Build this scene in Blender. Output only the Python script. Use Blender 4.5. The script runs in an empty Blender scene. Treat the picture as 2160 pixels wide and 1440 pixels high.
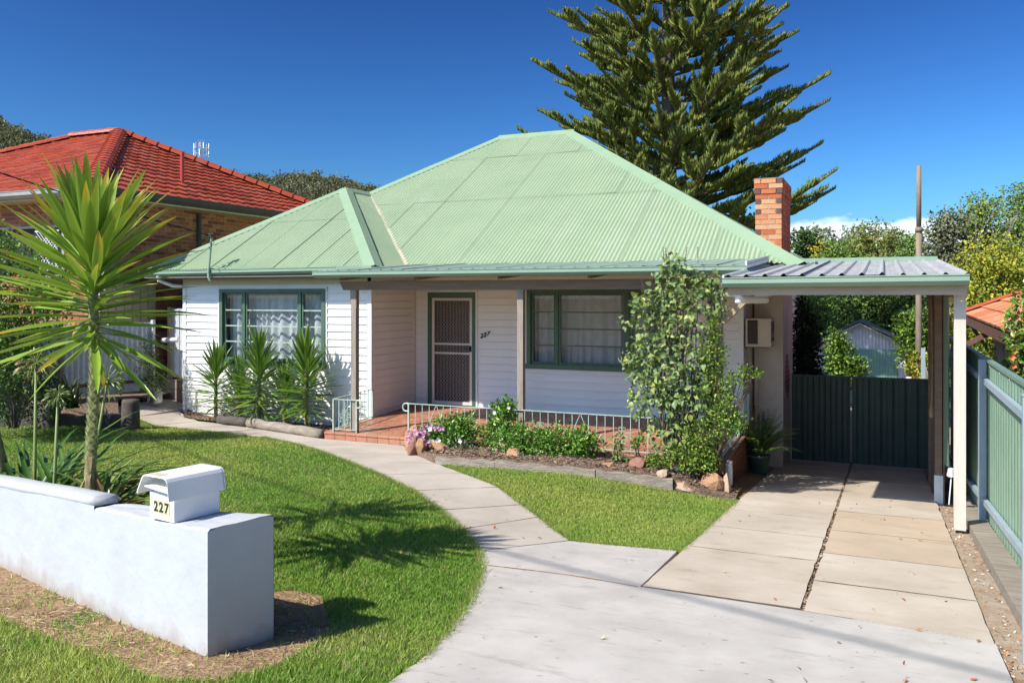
import bpy, math, random
import numpy as np
from mathutils import Vector, Matrix, Quaternion
from mathutils.geometry import delaunay_2d_cdt

rnd = random.Random(7)
rng = np.random.default_rng(7)
SC = bpy.context.scene
COL = SC.collection
R = math.radians

# ------------------------------------------------------------------ camera, sky, sun, exposure
EYE = 2.07
cam = bpy.data.objects.new('camera', bpy.data.cameras.new('camera'))
COL.objects.link(cam)
cam.location = (0, 0, EYE)
cam.rotation_euler = (R(90), 0, math.atan(783 / 1784))
cam.data.sensor_width = 36
cam.data.lens = 36 * 1784 / 2160
cam.data.shift_y = -95 / 2160
cam.data.clip_start = 0.05
cam.data.clip_end = 4000
SC.camera = cam

SUN_EL, SUN_DX, SUN_DY = R(45), 0.56, 0.83          # the sunlight travels towards (+x, +y), downwards
world = bpy.data.worlds.new('World'); SC.world = world; world.use_nodes = True
nt = world.node_tree; nt.nodes.clear()
sky = nt.nodes.new('ShaderNodeTexSky'); sky.sky_type = 'NISHITA'; sky.sun_disc = False
sky.sun_elevation = SUN_EL; sky.sun_rotation = math.atan2(-SUN_DX, -SUN_DY)
sky.air_density = 1.0; sky.dust_density = 1.6; sky.ozone_density = 6.0; sky.altitude = 300
bg = nt.nodes.new('ShaderNodeBackground'); bg.inputs[1].default_value = 0.12
out = nt.nodes.new('ShaderNodeOutputWorld')
# low bank of white cumulus all round the horizon, broken by noise
tc = nt.nodes.new('ShaderNodeTexCoord'); sep = nt.nodes.new('ShaderNodeSeparateXYZ')
nt.links.new(tc.outputs['Generated'], sep.inputs[0])
mp = nt.nodes.new('ShaderNodeMapping'); mp.inputs['Scale'].default_value = (5, 5, 13); mp.inputs['Location'].default_value = (3.1, 0.4, 0.0)
nt.links.new(tc.outputs['Generated'], mp.inputs[0])
nz = nt.nodes.new('ShaderNodeTexNoise'); nz.inputs['Scale'].default_value = 1.6; nz.inputs['Detail'].default_value = 8; nz.inputs['Roughness'].default_value = 0.58
nt.links.new(mp.outputs[0], nz.inputs['Vector'])
def mth(op, a, b=None, clamp=False):
    n = nt.nodes.new('ShaderNodeMath'); n.operation = op; n.use_clamp = clamp
    for i, v in enumerate((a, b)):
        if v is None: continue
        if isinstance(v, (int, float)): n.inputs[i].default_value = v
        else: nt.links.new(v, n.inputs[i])
    return n.outputs[0]
hgt = mth('MULTIPLY', mth('SUBTRACT', 0.088, sep.outputs[2]), 12.0)
msk = mth('MULTIPLY', mth('SUBTRACT', mth('ADD', nz.outputs[0], hgt), 0.59), 9.0, True)
cr = nt.nodes.new('ShaderNodeMix'); cr.data_type = 'RGBA'
gm = nt.nodes.new('ShaderNodeGamma'); gm.inputs[1].default_value = 2.1; nt.links.new(sky.outputs[0], gm.inputs[0])   # deep, polarised blue
tint = nt.nodes.new('ShaderNodeMix'); tint.data_type = 'RGBA'; tint.blend_type = 'MULTIPLY'; tint.inputs[0].default_value = 1
nt.links.new(gm.outputs[0], tint.inputs[6]); tint.inputs[7].default_value = (0.116, 0.133, 0.118, 1)
cr.inputs[7].default_value = (7.0, 7.2, 7.6, 1)
nt.links.new(mth('MULTIPLY', msk, 0.7), cr.inputs[0]); nt.links.new(tint.outputs[2], cr.inputs[6])
nt.links.new(cr.outputs[2], bg.inputs[0]); nt.links.new(bg.outputs[0], out.inputs[0])

sun = bpy.data.objects.new('sun', bpy.data.lights.new('sun', 'SUN')); COL.objects.link(sun)
sun.data.energy = 3.9; sun.data.angle = R(0.53); sun.data.color = (1.0, 0.955, 0.88)
sd = Vector((SUN_DX, SUN_DY, 0)).normalized() * math.cos(SUN_EL) + Vector((0, 0, -math.sin(SUN_EL)))
sun.rotation_euler = sd.to_track_quat('-Z', 'Y').to_euler()
sun.location = (-6, -8, 14)

SC.view_settings.view_transform = 'Standard'; SC.view_settings.look = 'None'
SC.view_settings.exposure = 0.75; SC.view_settings.gamma = 1.0; SC.view_settings.use_curve_mapping = False
SC.cycles.max_bounces = 8; SC.cycles.transparent_max_bounces = 12
SC.cycles.use_denoising = True
SC.cycles.sample_clamp_indirect = 6

# ------------------------------------------------------------------ materials
def mat(name, col, rough=0.7, col2=None, scale=6.0, detail=5.0, mixlo=0.35, mixhi=0.65, bump=0.0, bscale=None, spec=0.4,
        metal=0.0, attr=False, trans=0.0, stretch=None, spots=None, wet=None, bdist=0.02, streak=None):
    m = bpy.data.materials.new(name); m.use_nodes = True
    t = m.node_tree; t.nodes.clear(); N = t.nodes.new; L = t.links.new
    o = N('ShaderNodeOutputMaterial'); p = N('ShaderNodeBsdfPrincipled')
    p.inputs['Roughness'].default_value = rough; p.inputs['Metallic'].default_value = metal
    p.inputs['Specular IOR Level'].default_value = spec
    c = N('ShaderNodeTexCoord'); vec = c.outputs['Object']
    if stretch:
        q = N('ShaderNodeMapping'); q.inputs['Scale'].default_value = stretch; L(vec, q.inputs[0]); vec = q.outputs[0]
    base = None
    if col2 is not None:
        n = N('ShaderNodeTexNoise'); n.inputs['Scale'].default_value = scale; n.inputs['Detail'].default_value = detail
        n.inputs['Roughness'].default_value = 0.62; L(vec, n.inputs['Vector'])
        r = N('ShaderNodeMapRange'); r.inputs[1].default_value = mixlo; r.inputs[2].default_value = mixhi; L(n.outputs[0], r.inputs[0])
        x = N('ShaderNodeMix'); x.data_type = 'RGBA'; x.inputs[6].default_value = (*col, 1); x.inputs[7].default_value = (*col2, 1)
        L(r.outputs[0], x.inputs[0]); base = x.outputs[2]
    if spots:                                        # (colour, scale, threshold): small flecks of another colour
        n = N('ShaderNodeTexNoise'); n.inputs['Scale'].default_value = spots[1]; n.inputs['Detail'].default_value = 3; L(vec, n.inputs['Vector'])
        r = N('ShaderNodeMapRange'); r.inputs[1].default_value = spots[2]; r.inputs[2].default_value = spots[2] + 0.06; L(n.outputs[0], r.inputs[0])
        x = N('ShaderNodeMix'); x.data_type = 'RGBA'; x.inputs[7].default_value = (*spots[0], 1)
        if base: L(base, x.inputs[6])
        else: x.inputs[6].default_value = (*col, 1)
        L(r.outputs[0], x.inputs[0]); base = x.outputs[2]
    if streak:                                       # (colour, scale, threshold, stretch): drawn-out scuffs and stains
        q = N('ShaderNodeMapping'); q.inputs['Scale'].default_value = streak[3]; q.inputs['Rotation'].default_value = (0, 0, .45); L(c.outputs['Object'], q.inputs[0])
        n = N('ShaderNodeTexNoise'); n.inputs['Scale'].default_value = streak[1]; n.inputs['Detail'].default_value = 9; n.inputs['Roughness'].default_value = .7; L(q.outputs[0], n.inputs['Vector'])
        r = N('ShaderNodeMapRange'); r.inputs[1].default_value = streak[2]; r.inputs[2].default_value = streak[2] + 0.16; r.inputs[4].default_value = .7; L(n.outputs[0], r.inputs[0])
        x = N('ShaderNodeMix'); x.data_type = 'RGBA'; x.inputs[7].default_value = (*streak[0], 1)
        if base: L(base, x.inputs[6])
        else: x.inputs[6].default_value = (*col, 1)
        L(r.outputs[0], x.inputs[0]); base = x.outputs[2]
    if attr:
        a = N('ShaderNodeAttribute'); a.attribute_name = 'Col'
        if base:
            x = N('ShaderNodeMix'); x.data_type = 'RGBA'; x.blend_type = 'MULTIPLY'; x.inputs[0].default_value = 1
            L(base, x.inputs[6]); L(a.outputs[0], x.inputs[7]); base = x.outputs[2]
        else: base = a.outputs[0]
    if base: L(base, p.inputs['Base Color'])
    else: p.inputs['Base Color'].default_value = (*col, 1)
    if bump:
        n = N('ShaderNodeTexNoise'); n.inputs['Scale'].default_value = bscale or scale * 4; n.inputs['Detail'].default_value = 6; L(vec, n.inputs['Vector'])
        b = N('ShaderNodeBump'); b.inputs['Strength'].default_value = bump; b.inputs['Distance'].default_value = bdist
        L(n.outputs[0], b.inputs['Height']); L(b.outputs[0], p.inputs['Normal'])
    if trans:
        tr = N('ShaderNodeBsdfTranslucent'); mx = N('ShaderNodeMixShader'); mx.inputs[0].default_value = trans
        if base: L(base, tr.inputs[0])
        else: tr.inputs[0].default_value = (*col, 1)
        L(p.outputs[0], mx.inputs[1]); L(tr.outputs[0], mx.inputs[2]); L(mx.outputs[0], o.inputs[0])
    else: L(p.outputs[0], o.inputs[0])
    return m

def dirty_base(m, z0, z1, col):
    """mud splashed along the foot of a wall"""
    t = m.node_tree; p = next(n for n in t.nodes if n.type == 'BSDF_PRINCIPLED'); src = p.inputs['Base Color'].links[0].from_socket; N = t.nodes.new; L = t.links.new
    c = N('ShaderNodeTexCoord'); s = N('ShaderNodeSeparateXYZ'); L(c.outputs['Object'], s.inputs[0])
    n = N('ShaderNodeTexNoise'); n.inputs['Scale'].default_value = 6; n.inputs['Detail'].default_value = 8; L(c.outputs['Object'], n.inputs['Vector'])
    a = N('ShaderNodeMath'); a.operation = 'MULTIPLY_ADD'; a.inputs[1].default_value = -.28; L(n.outputs[0], a.inputs[0]); L(s.outputs[2], a.inputs[2])
    r = N('ShaderNodeMapRange'); r.inputs[1].default_value = z0; r.inputs[2].default_value = z1; r.inputs[3].default_value = .75; r.inputs[4].default_value = 0; L(a.outputs[0], r.inputs[0])
    x = N('ShaderNodeMix'); x.data_type = 'RGBA'; x.inputs[7].default_value = (*col, 1); L(r.outputs[0], x.inputs[0]); L(src, x.inputs[6]); L(x.outputs[2], p.inputs['Base Color'])

def glass_mat():
    m = bpy.data.materials.new('window_glass'); m.use_nodes = True
    t = m.node_tree; t.nodes.clear(); N = t.nodes.new
    o = N('ShaderNodeOutputMaterial'); g = N('ShaderNodeBsdfGlossy'); g.inputs['Roughness'].default_value = 0.02
    tr = N('ShaderNodeBsdfTransparent'); tr.inputs[0].default_value = (0.86, 0.9, 0.9, 1); f = N('ShaderNodeLayerWeight'); f.inputs[0].default_value = 0.5; pw = N('ShaderNodeMath'); pw.operation = 'POWER'; pw.inputs[1].default_value = 4.0; t.links.new(f.outputs[1], pw.inputs[0])
    mx = N('ShaderNodeMixShader'); a = N('ShaderNodeMath'); a.operation = 'MULTIPLY_ADD'; a.inputs[1].default_value = 0.9; a.inputs[2].default_value = 0.07
    t.links.new(pw.outputs[0], a.inputs[0]); t.links.new(a.outputs[0], mx.inputs[0])
    t.links.new(tr.outputs[0], mx.inputs[1]); t.links.new(g.outputs[0], mx.inputs[2]); t.links.new(mx.outputs[0], o.inputs[0])
    return m

M = {}
M['board'] = mat('white_board_paint', (0.86, 0.84, 0.80), 0.45, (0.78, 0.755, 0.71), 1.3, 6, 0.45, 0.8, bump=0.05, bscale=60, stretch=(1, 1, 3))
M['trimwhite'] = mat('white_trim_paint', (0.80, 0.79, 0.77), 0.4, (0.72, 0.70, 0.66), 3, 5, 0.5, 0.8)
M['frieze'] = mat('cream_paint', (0.62, 0.53, 0.38), 0.5, (0.55, 0.47, 0.34), 3)
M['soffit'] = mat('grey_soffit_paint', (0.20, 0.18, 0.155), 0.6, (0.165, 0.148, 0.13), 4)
M['joint'] = mat('dirt_in_joint', (0.07, 0.05, 0.035), 0.95, (0.13, 0.095, 0.06), 18)
M['greentrim'] = mat('sage_green_trim', (0.085, 0.15, 0.095), 0.4, (0.07, 0.125, 0.08), 5, 5, bump=0.04, bscale=60)
M['gutter'] = mat('pale_green_gutter_paint', (0.25, 0.345, 0.25), 0.4, (0.21, 0.30, 0.22), 2.0, 6, 0.4, 0.8)
M['roof'] = mat('light_green_roof_paint', (0.295, 0.375, 0.23), 0.5, (0.25, 0.335, 0.205), 1.1, 7, 0.4, 0.75, bump=0.05, bscale=30, spots=((0.36, 0.37, 0.25), 5.0, 0.70), streak=((0.33, 0.385, 0.27), 1.2, .56, (1, .4, .4)))
M['cap'] = mat('roof_flashing_paint', (0.275, 0.38, 0.24), 0.45, (0.24, 0.345, 0.215), 2.2, 6, 0.4, 0.8)
M['rust'] = mat('rusty_lap_edge', (0.30, 0.20, 0.12), 0.8, (0.36, 0.5, 0.35), 9, 5, 0.5, 0.6)
M['zincroof'] = mat('weathered_zincalume', (0.43, 0.425, 0.41), 0.6, (0.33, 0.32, 0.305), 3, 6, 0.4, 0.7, stretch=(4, 0.5, 1), spots=((0.30, 0.26, 0.2), 4, 0.7))
M['zinc'] = mat('galvanised_steel', (0.68, 0.69, 0.70), 0.5, (0.55, 0.56, 0.58), 5, 5, metal=0.15)
M['cream'] = mat('cream_roof_lining', (0.72, 0.62, 0.47), 0.6, (0.66, 0.56, 0.42), 3)
M['verroof'] = mat('blue_green_metal_sheet', (0.27, 0.36, 0.29), 0.45, (0.23, 0.31, 0.26), 3, 5)
M['rail'] = mat('pale_green_enamel', (0.46, 0.55, 0.46), 0.4, (0.31, 0.41, 0.32), 8)
M['timber'] = mat('oiled_brown_timber', (0.25, 0.165, 0.105), 0.65, (0.18, 0.115, 0.075), 4, 6, 0.35, 0.7, bump=0.15, bscale=20, stretch=(1, 6, 6))
M['post'] = mat('stained_post_timber', (0.33, 0.27, 0.22), 0.65, (0.25, 0.2, 0.16), 4, 6, bump=0.12, bscale=20, stretch=(8, 8, 1))
M['cpost'] = mat('cream_painted_post', (0.60, 0.53, 0.45), 0.6, (0.46, 0.385, 0.30), 2.5, 7, 0.5, 0.85, bump=0.12, bscale=30, stretch=(6, 6, 1))
M['cbeam'] = mat('cream_painted_beam', (0.43, 0.335, 0.24), 0.55, (0.33, 0.255, 0.185), 2.5, 7, 0.45, 0.8, stretch=(1, 5, 5))
M['sleeper'] = mat('grey_weathered_sleeper', (0.42, 0.36, 0.285), 0.9, (0.20, 0.16, 0.12), 2.4, 10, 0.30, 0.72, bump=0.9, bscale=14, stretch=(1, 8, 8))
M['darksleeper'] = mat('dark_weathered_sleeper', (0.15, 0.125, 0.105), 0.9, (0.07, 0.06, 0.055), 3, 8, 0.35, 0.7, bump=0.7, bscale=14, stretch=(1, 8, 8))
M['tile'] = mat('terracotta_quarry_tile', (0.46, 0.215, 0.13), 0.45, (0.36, 0.155, 0.095), 9, 6, 0.35, 0.7, bump=0.06, attr=True)
M['grout'] = mat('dark_grout', (0.16, 0.10, 0.07), 0.9, (0.11, 0.07, 0.05), 12)
M['brick'] = mat('kiln_brick', (1.0, 1.0, 1.0), 0.85, (0.72, 0.70, 0.68), 18, 5, 0.3, 0.75, bump=0.35, bscale=60, attr=True, bdist=0.006)
M['mortar'] = mat('lime_mortar', (0.54, 0.47, 0.38), 0.95, (0.43, 0.37, 0.29), 14, 5, bump=0.3, bscale=60)
M['render'] = mat('aged_render', (0.62, 0.52, 0.42), 0.85, (0.50, 0.40, 0.32), 1.8, 7, 0.35, 0.75, bump=0.25, bscale=18, spots=((0.34, 0.25, 0.18), 2.5, 0.70))
M['wall'] = mat('white_washed_render', (0.485, 0.50, 0.515), 0.7, (0.43, 0.435, 0.44), 1.7, 7, 0.45, 0.8, bump=0.8, bscale=7, bdist=0.012, spots=((0.40, 0.39, 0.37), 5, 0.78))
dirty_base(M['wall'], -.06, .06, (.34, .26, .19))
M['letter'] = mat('white_enamel', (0.82, 0.82, 0.81), 0.35, (0.74, 0.74, 0.73), 4, 5, 0.5, 0.85)
M['plate'] = mat('aged_cream_plate', (0.62, 0.55, 0.35), 0.5, (0.45, 0.38, 0.22), 25, 5, 0.5, 0.7)
M['ink'] = mat('dark_green_numeral', (0.018, 0.05, 0.035), 0.4)
M['black'] = mat('black_fitting', (0.02, 0.02, 0.02), 0.45)
M['conc'] = mat('pale_concrete', (0.53, 0.49, 0.44), 0.9, (0.41, 0.375, 0.335), 2.2, 12, 0.36, 0.70, bump=0.25, bscale=90, spots=((0.30, 0.27, 0.24), 13, 0.68), bdist=0.006, streak=((0.27, 0.245, 0.215), 2.2, .56, (1, 4, 1)))
M['conc2'] = mat('tan_concrete', (0.56, 0.48, 0.385), 0.9, (0.42, 0.345, 0.265), 1.3, 12, 0.32, 0.70, bump=0.3, bscale=70, spots=((0.22, 0.17, 0.13), 22, 0.70), bdist=0.006, streak=((0.32, 0.25, 0.18), 1.6, .56, (1, 2.5, 1)))
M['conc3'] = mat('orange_tan_concrete', (0.52, 0.40, 0.285), 0.9, (0.40, 0.31, 0.225), 1.2, 12, 0.32, 0.70, bump=0.2, bscale=70, spots=((0.24, 0.17, 0.12), 22, 0.70), bdist=0.006, streak=((0.34, 0.24, 0.15), 1.6, .56, (1, 2.5, 1)))
M['pathc'] = mat('path_concrete', (0.51, 0.445, 0.37), 0.9, (0.395, 0.335, 0.27), 1.5, 12, 0.32, 0.70, bump=0.18, bscale=70, spots=((0.23, 0.18, 0.14), 25, 0.70), bdist=0.006, streak=((0.32, 0.265, 0.205), 1.8, .57, (1, 2, 1)))
M['soil'] = mat('dry_brown_soil', (0.25, 0.145, 0.075), 0.95, (0.36, 0.235, 0.135), 5, 9, 0.35, 0.7, bump=0.8, bscale=35, bdist=0.03)
M['mulch'] = mat('bark_mulch_bed', (0.16, 0.10, 0.07), 0.95, (0.26, 0.18, 0.12), 14, 8, bump=0.9, bscale=45, bdist=0.03)
M['chip'] = mat('bark_chip', (1, 1, 1), 0.9, attr=True)
M['gravel'] = mat('gravelly_earth', (0.30, 0.20, 0.125), 0.95, (0.40, 0.33, 0.25), 7, 9, 0.35, 0.68, bump=0.7, bscale=45, bdist=0.02, spots=((0.55, 0.50, 0.43), 40, 0.68))
M['turf'] = mat('turf_soil', (0.085, 0.125, 0.025), 0.95, (0.17, 0.17, 0.05), 2.2, 8, 0.35, 0.7, bump=0.5, bscale=80)
M['ground'] = mat('dry_grass_ground', (0.16, 0.15, 0.07), 0.95, (0.22, 0.18, 0.10), 0.6, 8, bump=0.4, bscale=12)
M['blade'] = mat('grass_blade', (1, 1, 1), 0.55, attr=True, trans=0.35, spec=0.25)
M['straw'] = mat('dead_grass', (1, 1, 1), 0.9, attr=True)
M['leaf'] = mat('leaf', (1, 1, 1), 0.42, attr=True, trans=0.28, spec=0.45)
M['gloss'] = mat('glossy_leaf', (1, 1, 1), 0.3, attr=True, trans=0.22, spec=0.5)
M['farleaf'] = mat('distant_leaf', (1, 1, 1), 0.6, attr=True, trans=0.3, spec=0.2)
M['needle'] = mat('pine_needles', (1, 1, 1), 0.6, attr=True, trans=0.12, spec=0.2)
M['bark'] = mat('grey_brown_bark', (0.17, 0.125, 0.09), 0.9, (0.09, 0.065, 0.05), 7, 6, bump=0.8, bscale=20, stretch=(3, 3, 0.6))
M['palebark'] = mat('pale_grey_bark', (0.38, 0.34, 0.29), 0.85, (0.24, 0.21, 0.18), 5, 6, bump=0.4, stretch=(3, 3, 0.6))
M['yuccabark'] = mat('green_brown_yucca_stem', (0.30, 0.30, 0.12), 0.7, (0.20, 0.18, 0.08), 9, 6, bump=0.5, bscale=30)
M['dryleaf'] = mat('dried_leaf', (0.36, 0.25, 0.13), 0.85, (0.22, 0.14, 0.075), 9)
M['rock'] = mat('orange_brown_rock', (0.44, 0.25, 0.13), 0.9, (0.28, 0.15, 0.085), 6, 8, 0.3, 0.7, bump=0.9, bscale=14, bdist=0.03)
M['redrock'] = mat('red_brown_rock', (0.30, 0.15, 0.10), 0.9, (0.20, 0.10, 0.07), 8, 8, bump=0.9, bscale=14, bdist=0.03)
M['palerock'] = mat('pale_pink_rock', (0.50, 0.36, 0.26), 0.9, (0.38, 0.25, 0.17), 6, 8, bump=0.8, bscale=14, bdist=0.03)
M['whiterock'] = mat('white_stone', (0.68, 0.66, 0.61), 0.8, (0.5, 0.47, 0.42), 8, 6, bump=0.5, bscale=20)
M['redtile'] = mat('red_glazed_roof_tile', (1, 1, 1), 0.38, (0.78, 0.72, 0.70), 5, 6, 0.4, 0.75, attr=True, bump=0.2, bscale=30, spots=((0.9, 0.75, 0.68), 9, 0.70))
M['orangetile'] = mat('orange_terracotta_roof_tile', (1, 1, 1), 0.75, (0.70, 0.62, 0.56), 8, 7, 0.35, 0.75, attr=True, bump=0.3, bscale=30, stretch=(1, 4, 1))
M['darkgutter'] = mat('charcoal_gutter_paint', (0.06, 0.052, 0.046), 0.5, (0.08, 0.07, 0.06), 4)
M['greygutter'] = mat('grey_gutter_paint', (0.34, 0.33, 0.30), 0.5, (0.28, 0.27, 0.25), 4)
M['creampanel'] = mat('cream_steel_sheet', (0.55, 0.47, 0.28), 0.5, (0.49, 0.41, 0.25), 3)
M['gateg'] = mat('bottle_green_steel', (0.055, 0.085, 0.06), 0.45, (0.045, 0.07, 0.05), 3)
M['fence'] = mat('pale_eucalypt_green_steel', (0.19, 0.285, 0.195), 0.45, (0.16, 0.245, 0.17), 2.5, spots=((0.2, 0.24, 0.18), 8, 0.72))
M['bluepost'] = mat('blue_grey_steel_post', (0.34, 0.42, 0.46), 0.42, (0.29, 0.36, 0.40), 4)
M['shedgreen'] = mat('sea_green_shed_door', (0.22, 0.38, 0.30), 0.5, (0.19, 0.33, 0.26), 3)
M['screendoor'] = mat('cream_security_door', (0.72, 0.65, 0.58), 0.45, (0.66, 0.59, 0.52), 6)
M['darkdoor'] = mat('dark_brown_door', (0.05, 0.028, 0.02), 0.5, (0.035, 0.02, 0.015), 6)
M['curtain'] = mat('white_net_curtain', (0.80, 0.80, 0.82), 0.9, (0.70, 0.70, 0.73), 8, trans=0.3)
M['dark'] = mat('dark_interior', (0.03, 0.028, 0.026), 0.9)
M['glass'] = glass_mat()
M['ac'] = mat('beige_enamel', (0.60, 0.52, 0.40), 0.5, (0.54, 0.46, 0.35), 5)
M['acdark'] = mat('brown_grille', (0.10, 0.07, 0.055), 0.6, (0.07, 0.05, 0.04), 10)
M['pvc'] = mat('white_pvc', (0.74, 0.70, 0.66), 0.35, (0.66, 0.6, 0.55), 5)
M['potgreen'] = mat('green_plastic_pot', (0.08, 0.17, 0.13), 0.5, (0.07, 0.14, 0.11), 7)
M['block'] = mat('brown_concrete_block', (0.30, 0.22, 0.16), 0.9, (0.22, 0.16, 0.12), 6, 7, bump=0.5, bscale=25)
M['fibro'] = mat('taupe_fibro_sheet', (0.33, 0.29, 0.25), 0.8, (0.28, 0.245, 0.21), 3)
M['barge'] = mat('red_brown_bargeboard', (0.17, 0.085, 0.06), 0.7, (0.11, 0.06, 0.045), 4, 6, stretch=(4, 1, 4))
M['flowerpink'] = mat('pink_petal', (0.66, 0.28, 0.55), 0.6, (0.75, 0.42, 0.66), 30, trans=0.3)
M['flowerwhite'] = mat('white_petal', (0.82, 0.80, 0.76), 0.6, trans=0.2)
M['flowerred'] = mat('red_petal', (0.62, 0.10, 0.07), 0.6, trans=0.2)
M['vent'] = mat('dark_green_vent', (0.07, 0.12, 0.09), 0.4)
M['pole'] = mat('weathered_pole', (0.27, 0.21, 0.145), 0.8, (0.20, 0.155, 0.11), 3, 7, bump=0.2, stretch=(4, 4, 0.8))
M['tower'] = mat('pale_tower_steel', (0.6, 0.62, 0.64), 0.5)
M['cable'] = mat('black_cable', (0.025, 0.025, 0.028), 0.6)
M['brownrender'] = mat('brown_brick_render', (0.40, 0.25, 0.19), 0.85, (0.33, 0.2, 0.15), 3, 6, bump=0.2)  # plain brown render tone with slight noise

# ------------------------------------------------------------------ mesh helpers
class MB:
    def __init__(s): s.v = []; s.f = []; s.c = []
    def add(s, vs, fs, col=None):
        b = len(s.v); s.v += [tuple(v) for v in vs]; s.f += [tuple(i + b for i in f) for f in fs]
        if col is not None: s.c += [(col[0], col[1], col[2], 1.0)] * len(vs)
        return s
    def box(s, x0, x1, y0, y1, z0, z1, col=None):
        return s.add([(x0,y0,z0),(x1,y0,z0),(x1,y1,z0),(x0,y1,z0),(x0,y0,z1),(x1,y0,z1),(x1,y1,z1),(x0,y1,z1)],
              [(0,3,2,1),(4,5,6,7),(0,1,5,4),(1,2,6,5),(2,3,7,6),(3,0,4,7)], col)
    def bar(s, p, q, w, h, up=(0,0,1), col=None):
        p, q = Vector(p), Vector(q); d = (q - p).normalized(); u = Vector(up)
        if abs(d.dot(u)) > 0.98: u = Vector((0, 1, 0))
        a = d.cross(u).normalized() * (w / 2); b = a.cross(d).normalized() * (h / 2)
        vs = [p-a-b, p+a-b, p+a+b, p-a+b, q-a-b, q+a-b, q+a+b, q-a+b]
        return s.add(vs, [(0,1,2,3),(7,6,5,4),(4,5,1,0),(5,6,2,1),(6,7,3,2),(7,4,0,3)], col)
    def tube(s, pts, r, n=8, cap=True, col=None):
        pts = [Vector(p) for p in pts]; rs = r if isinstance(r, (list, tuple)) else [r] * len(pts)
        vs, fs = [], []
        d0 = (pts[1] - pts[0]).normalized(); ref = Vector((0,0,1)) if abs(d0.z) < 0.9 else Vector((1,0,0))
        for i, p in enumerate(pts):
            d = (pts[min(i+1, len(pts)-1)] - pts[max(i-1, 0)]).normalized()
            a = d.cross(ref)
            if a.length < 1e-4: a = d.cross(Vector((0.3, 1, 0.2)))
            a.normalize(); b = a.cross(d).normalized(); ref = b
            for k in range(n):
                t = 2 * math.pi * k / n; vs.append(p + (a * math.cos(t) + b * math.sin(t)) * rs[i])
        for i in range(len(pts) - 1):
            for k in range(n):
                k2 = (k + 1) % n; fs.append((i*n+k, i*n+k2, (i+1)*n+k2, (i+1)*n+k))
        if cap: fs.append(tuple(range(n-1, -1, -1))); fs.append(tuple((len(pts)-1)*n + k for k in range(n)))
        return s.add(vs, fs, col)
    def lathe(s, c, prof, n=14, col=None):
        vs, fs = [], []
        for (r, z) in prof:
            for k in range(n):
                t = 2*math.pi*k/n; vs.append((c[0]+r*math.cos(t), c[1]+r*math.sin(t), c[2]+z))
        for i in range(len(prof)-1):
            for k in range(n): k2 = (k+1) % n; fs.append((i*n+k, i*n+k2, (i+1)*n+k2, (i+1)*n+k))
        fs.append(tuple(range(n-1,-1,-1))); fs.append(tuple((len(prof)-1)*n+k for k in range(n)))
        return s.add(vs, fs, col)
    def prism(s, poly, d, col=None):
        """poly: 3-D points of a flat outline, pushed along d"""
        n = len(poly); d = Vector(d); P = [Vector(p) for p in poly]
        vs = P + [p + d for p in P]
        fs = [tuple(range(n-1,-1,-1)), tuple(range(n, 2*n))] + [(i, (i+1) % n, n+(i+1) % n, n+i) for i in range(n)]
        return s.add(vs, fs, col)
    def mesh(s, name, m=None, smooth=False):
        me = bpy.data.meshes.new(name); me.from_pydata(s.v, [], s.f)
        if s.c and len(s.c) == len(s.v):
            at = me.color_attributes.new('Col', 'FLOAT_COLOR', 'POINT'); at.data.foreach_set('color', np.array(s.c, dtype=np.float32).ravel())
        if m: me.materials.append(m)
        if smooth: me.polygons.foreach_set('use_smooth', [True] * len(me.polygons))
        me.update(); return me
    def build(s, name, m, parent=None, smooth=False):
        return link(name, s.mesh(name, m, smooth), parent)

def link(name, me, parent=None, loc=None, rot=None, scale=None):
    o = bpy.data.objects.new(name, me); COL.objects.link(o)
    if loc is not None: o.location = loc
    if rot is not None: o.rotation_euler = rot
    if scale is not None: o.scale = scale
    if parent is not None: setparent(o, parent)
    return o
WL = {}
def world_loc(o):
    v = Vector(WL.get(o.name, (0, 0, 0)))
    return v
def setparent(o, parent):
    o.parent = parent; o.matrix_parent_inverse = Matrix.Translation(-world_loc(parent))
def thing(name, label, cat, loc=(0,0,0), group=None, kind=None):
    o = bpy.data.objects.new(name, None); COL.objects.link(o); o.location = loc; o.empty_display_size = 0.2
    WL[o.name] = tuple(loc)
    if label: o['label'] = label
    if cat: o['category'] = cat
    if group: o['group'] = group
    if kind: o['kind'] = kind
    return o
def tag(o, label, cat, group=None, kind=None):
    o['label'] = label; o['category'] = cat
    if group: o['group'] = group
    if kind: o['kind'] = kind
    return o
def structure(o): o['kind'] = 'structure'; return o
def stuff(o): o['kind'] = 'stuff'; return o

def npmesh(name, V, F, colr, m, parent=None, smooth=False):
    """V (n,3) float, F (k,3) or (k,4) int, colr (n,3)"""
    V = np.asarray(V, dtype=np.float32); F = np.asarray(F, dtype=np.int32)
    me = bpy.data.meshes.new(name); k = F.shape[1]
    me.vertices.add(len(V)); me.vertices.foreach_set('co', V.ravel())
    me.loops.add(F.size); me.loops.foreach_set('vertex_index', F.ravel())
    me.polygons.add(len(F)); me.polygons.foreach_set('loop_start', np.arange(0, F.size, k, dtype=np.int32))
    try: me.polygons.foreach_set('loop_total', np.full(len(F), k, dtype=np.int32))
    except Exception: pass
    if colr is not None:
        C4 = np.ones((len(V), 4), dtype=np.float32); C4[:, :3] = np.clip(colr, 0, 1)
        at = me.color_attributes.new('Col', 'FLOAT_COLOR', 'POINT'); at.data.foreach_set('color', C4.ravel())
    me.materials.append(m)
    if smooth: me.polygons.foreach_set('use_smooth', np.ones(len(F), dtype=bool))
    me.update(calc_edges=True); me.validate()
    return link(name, me, parent)

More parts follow.
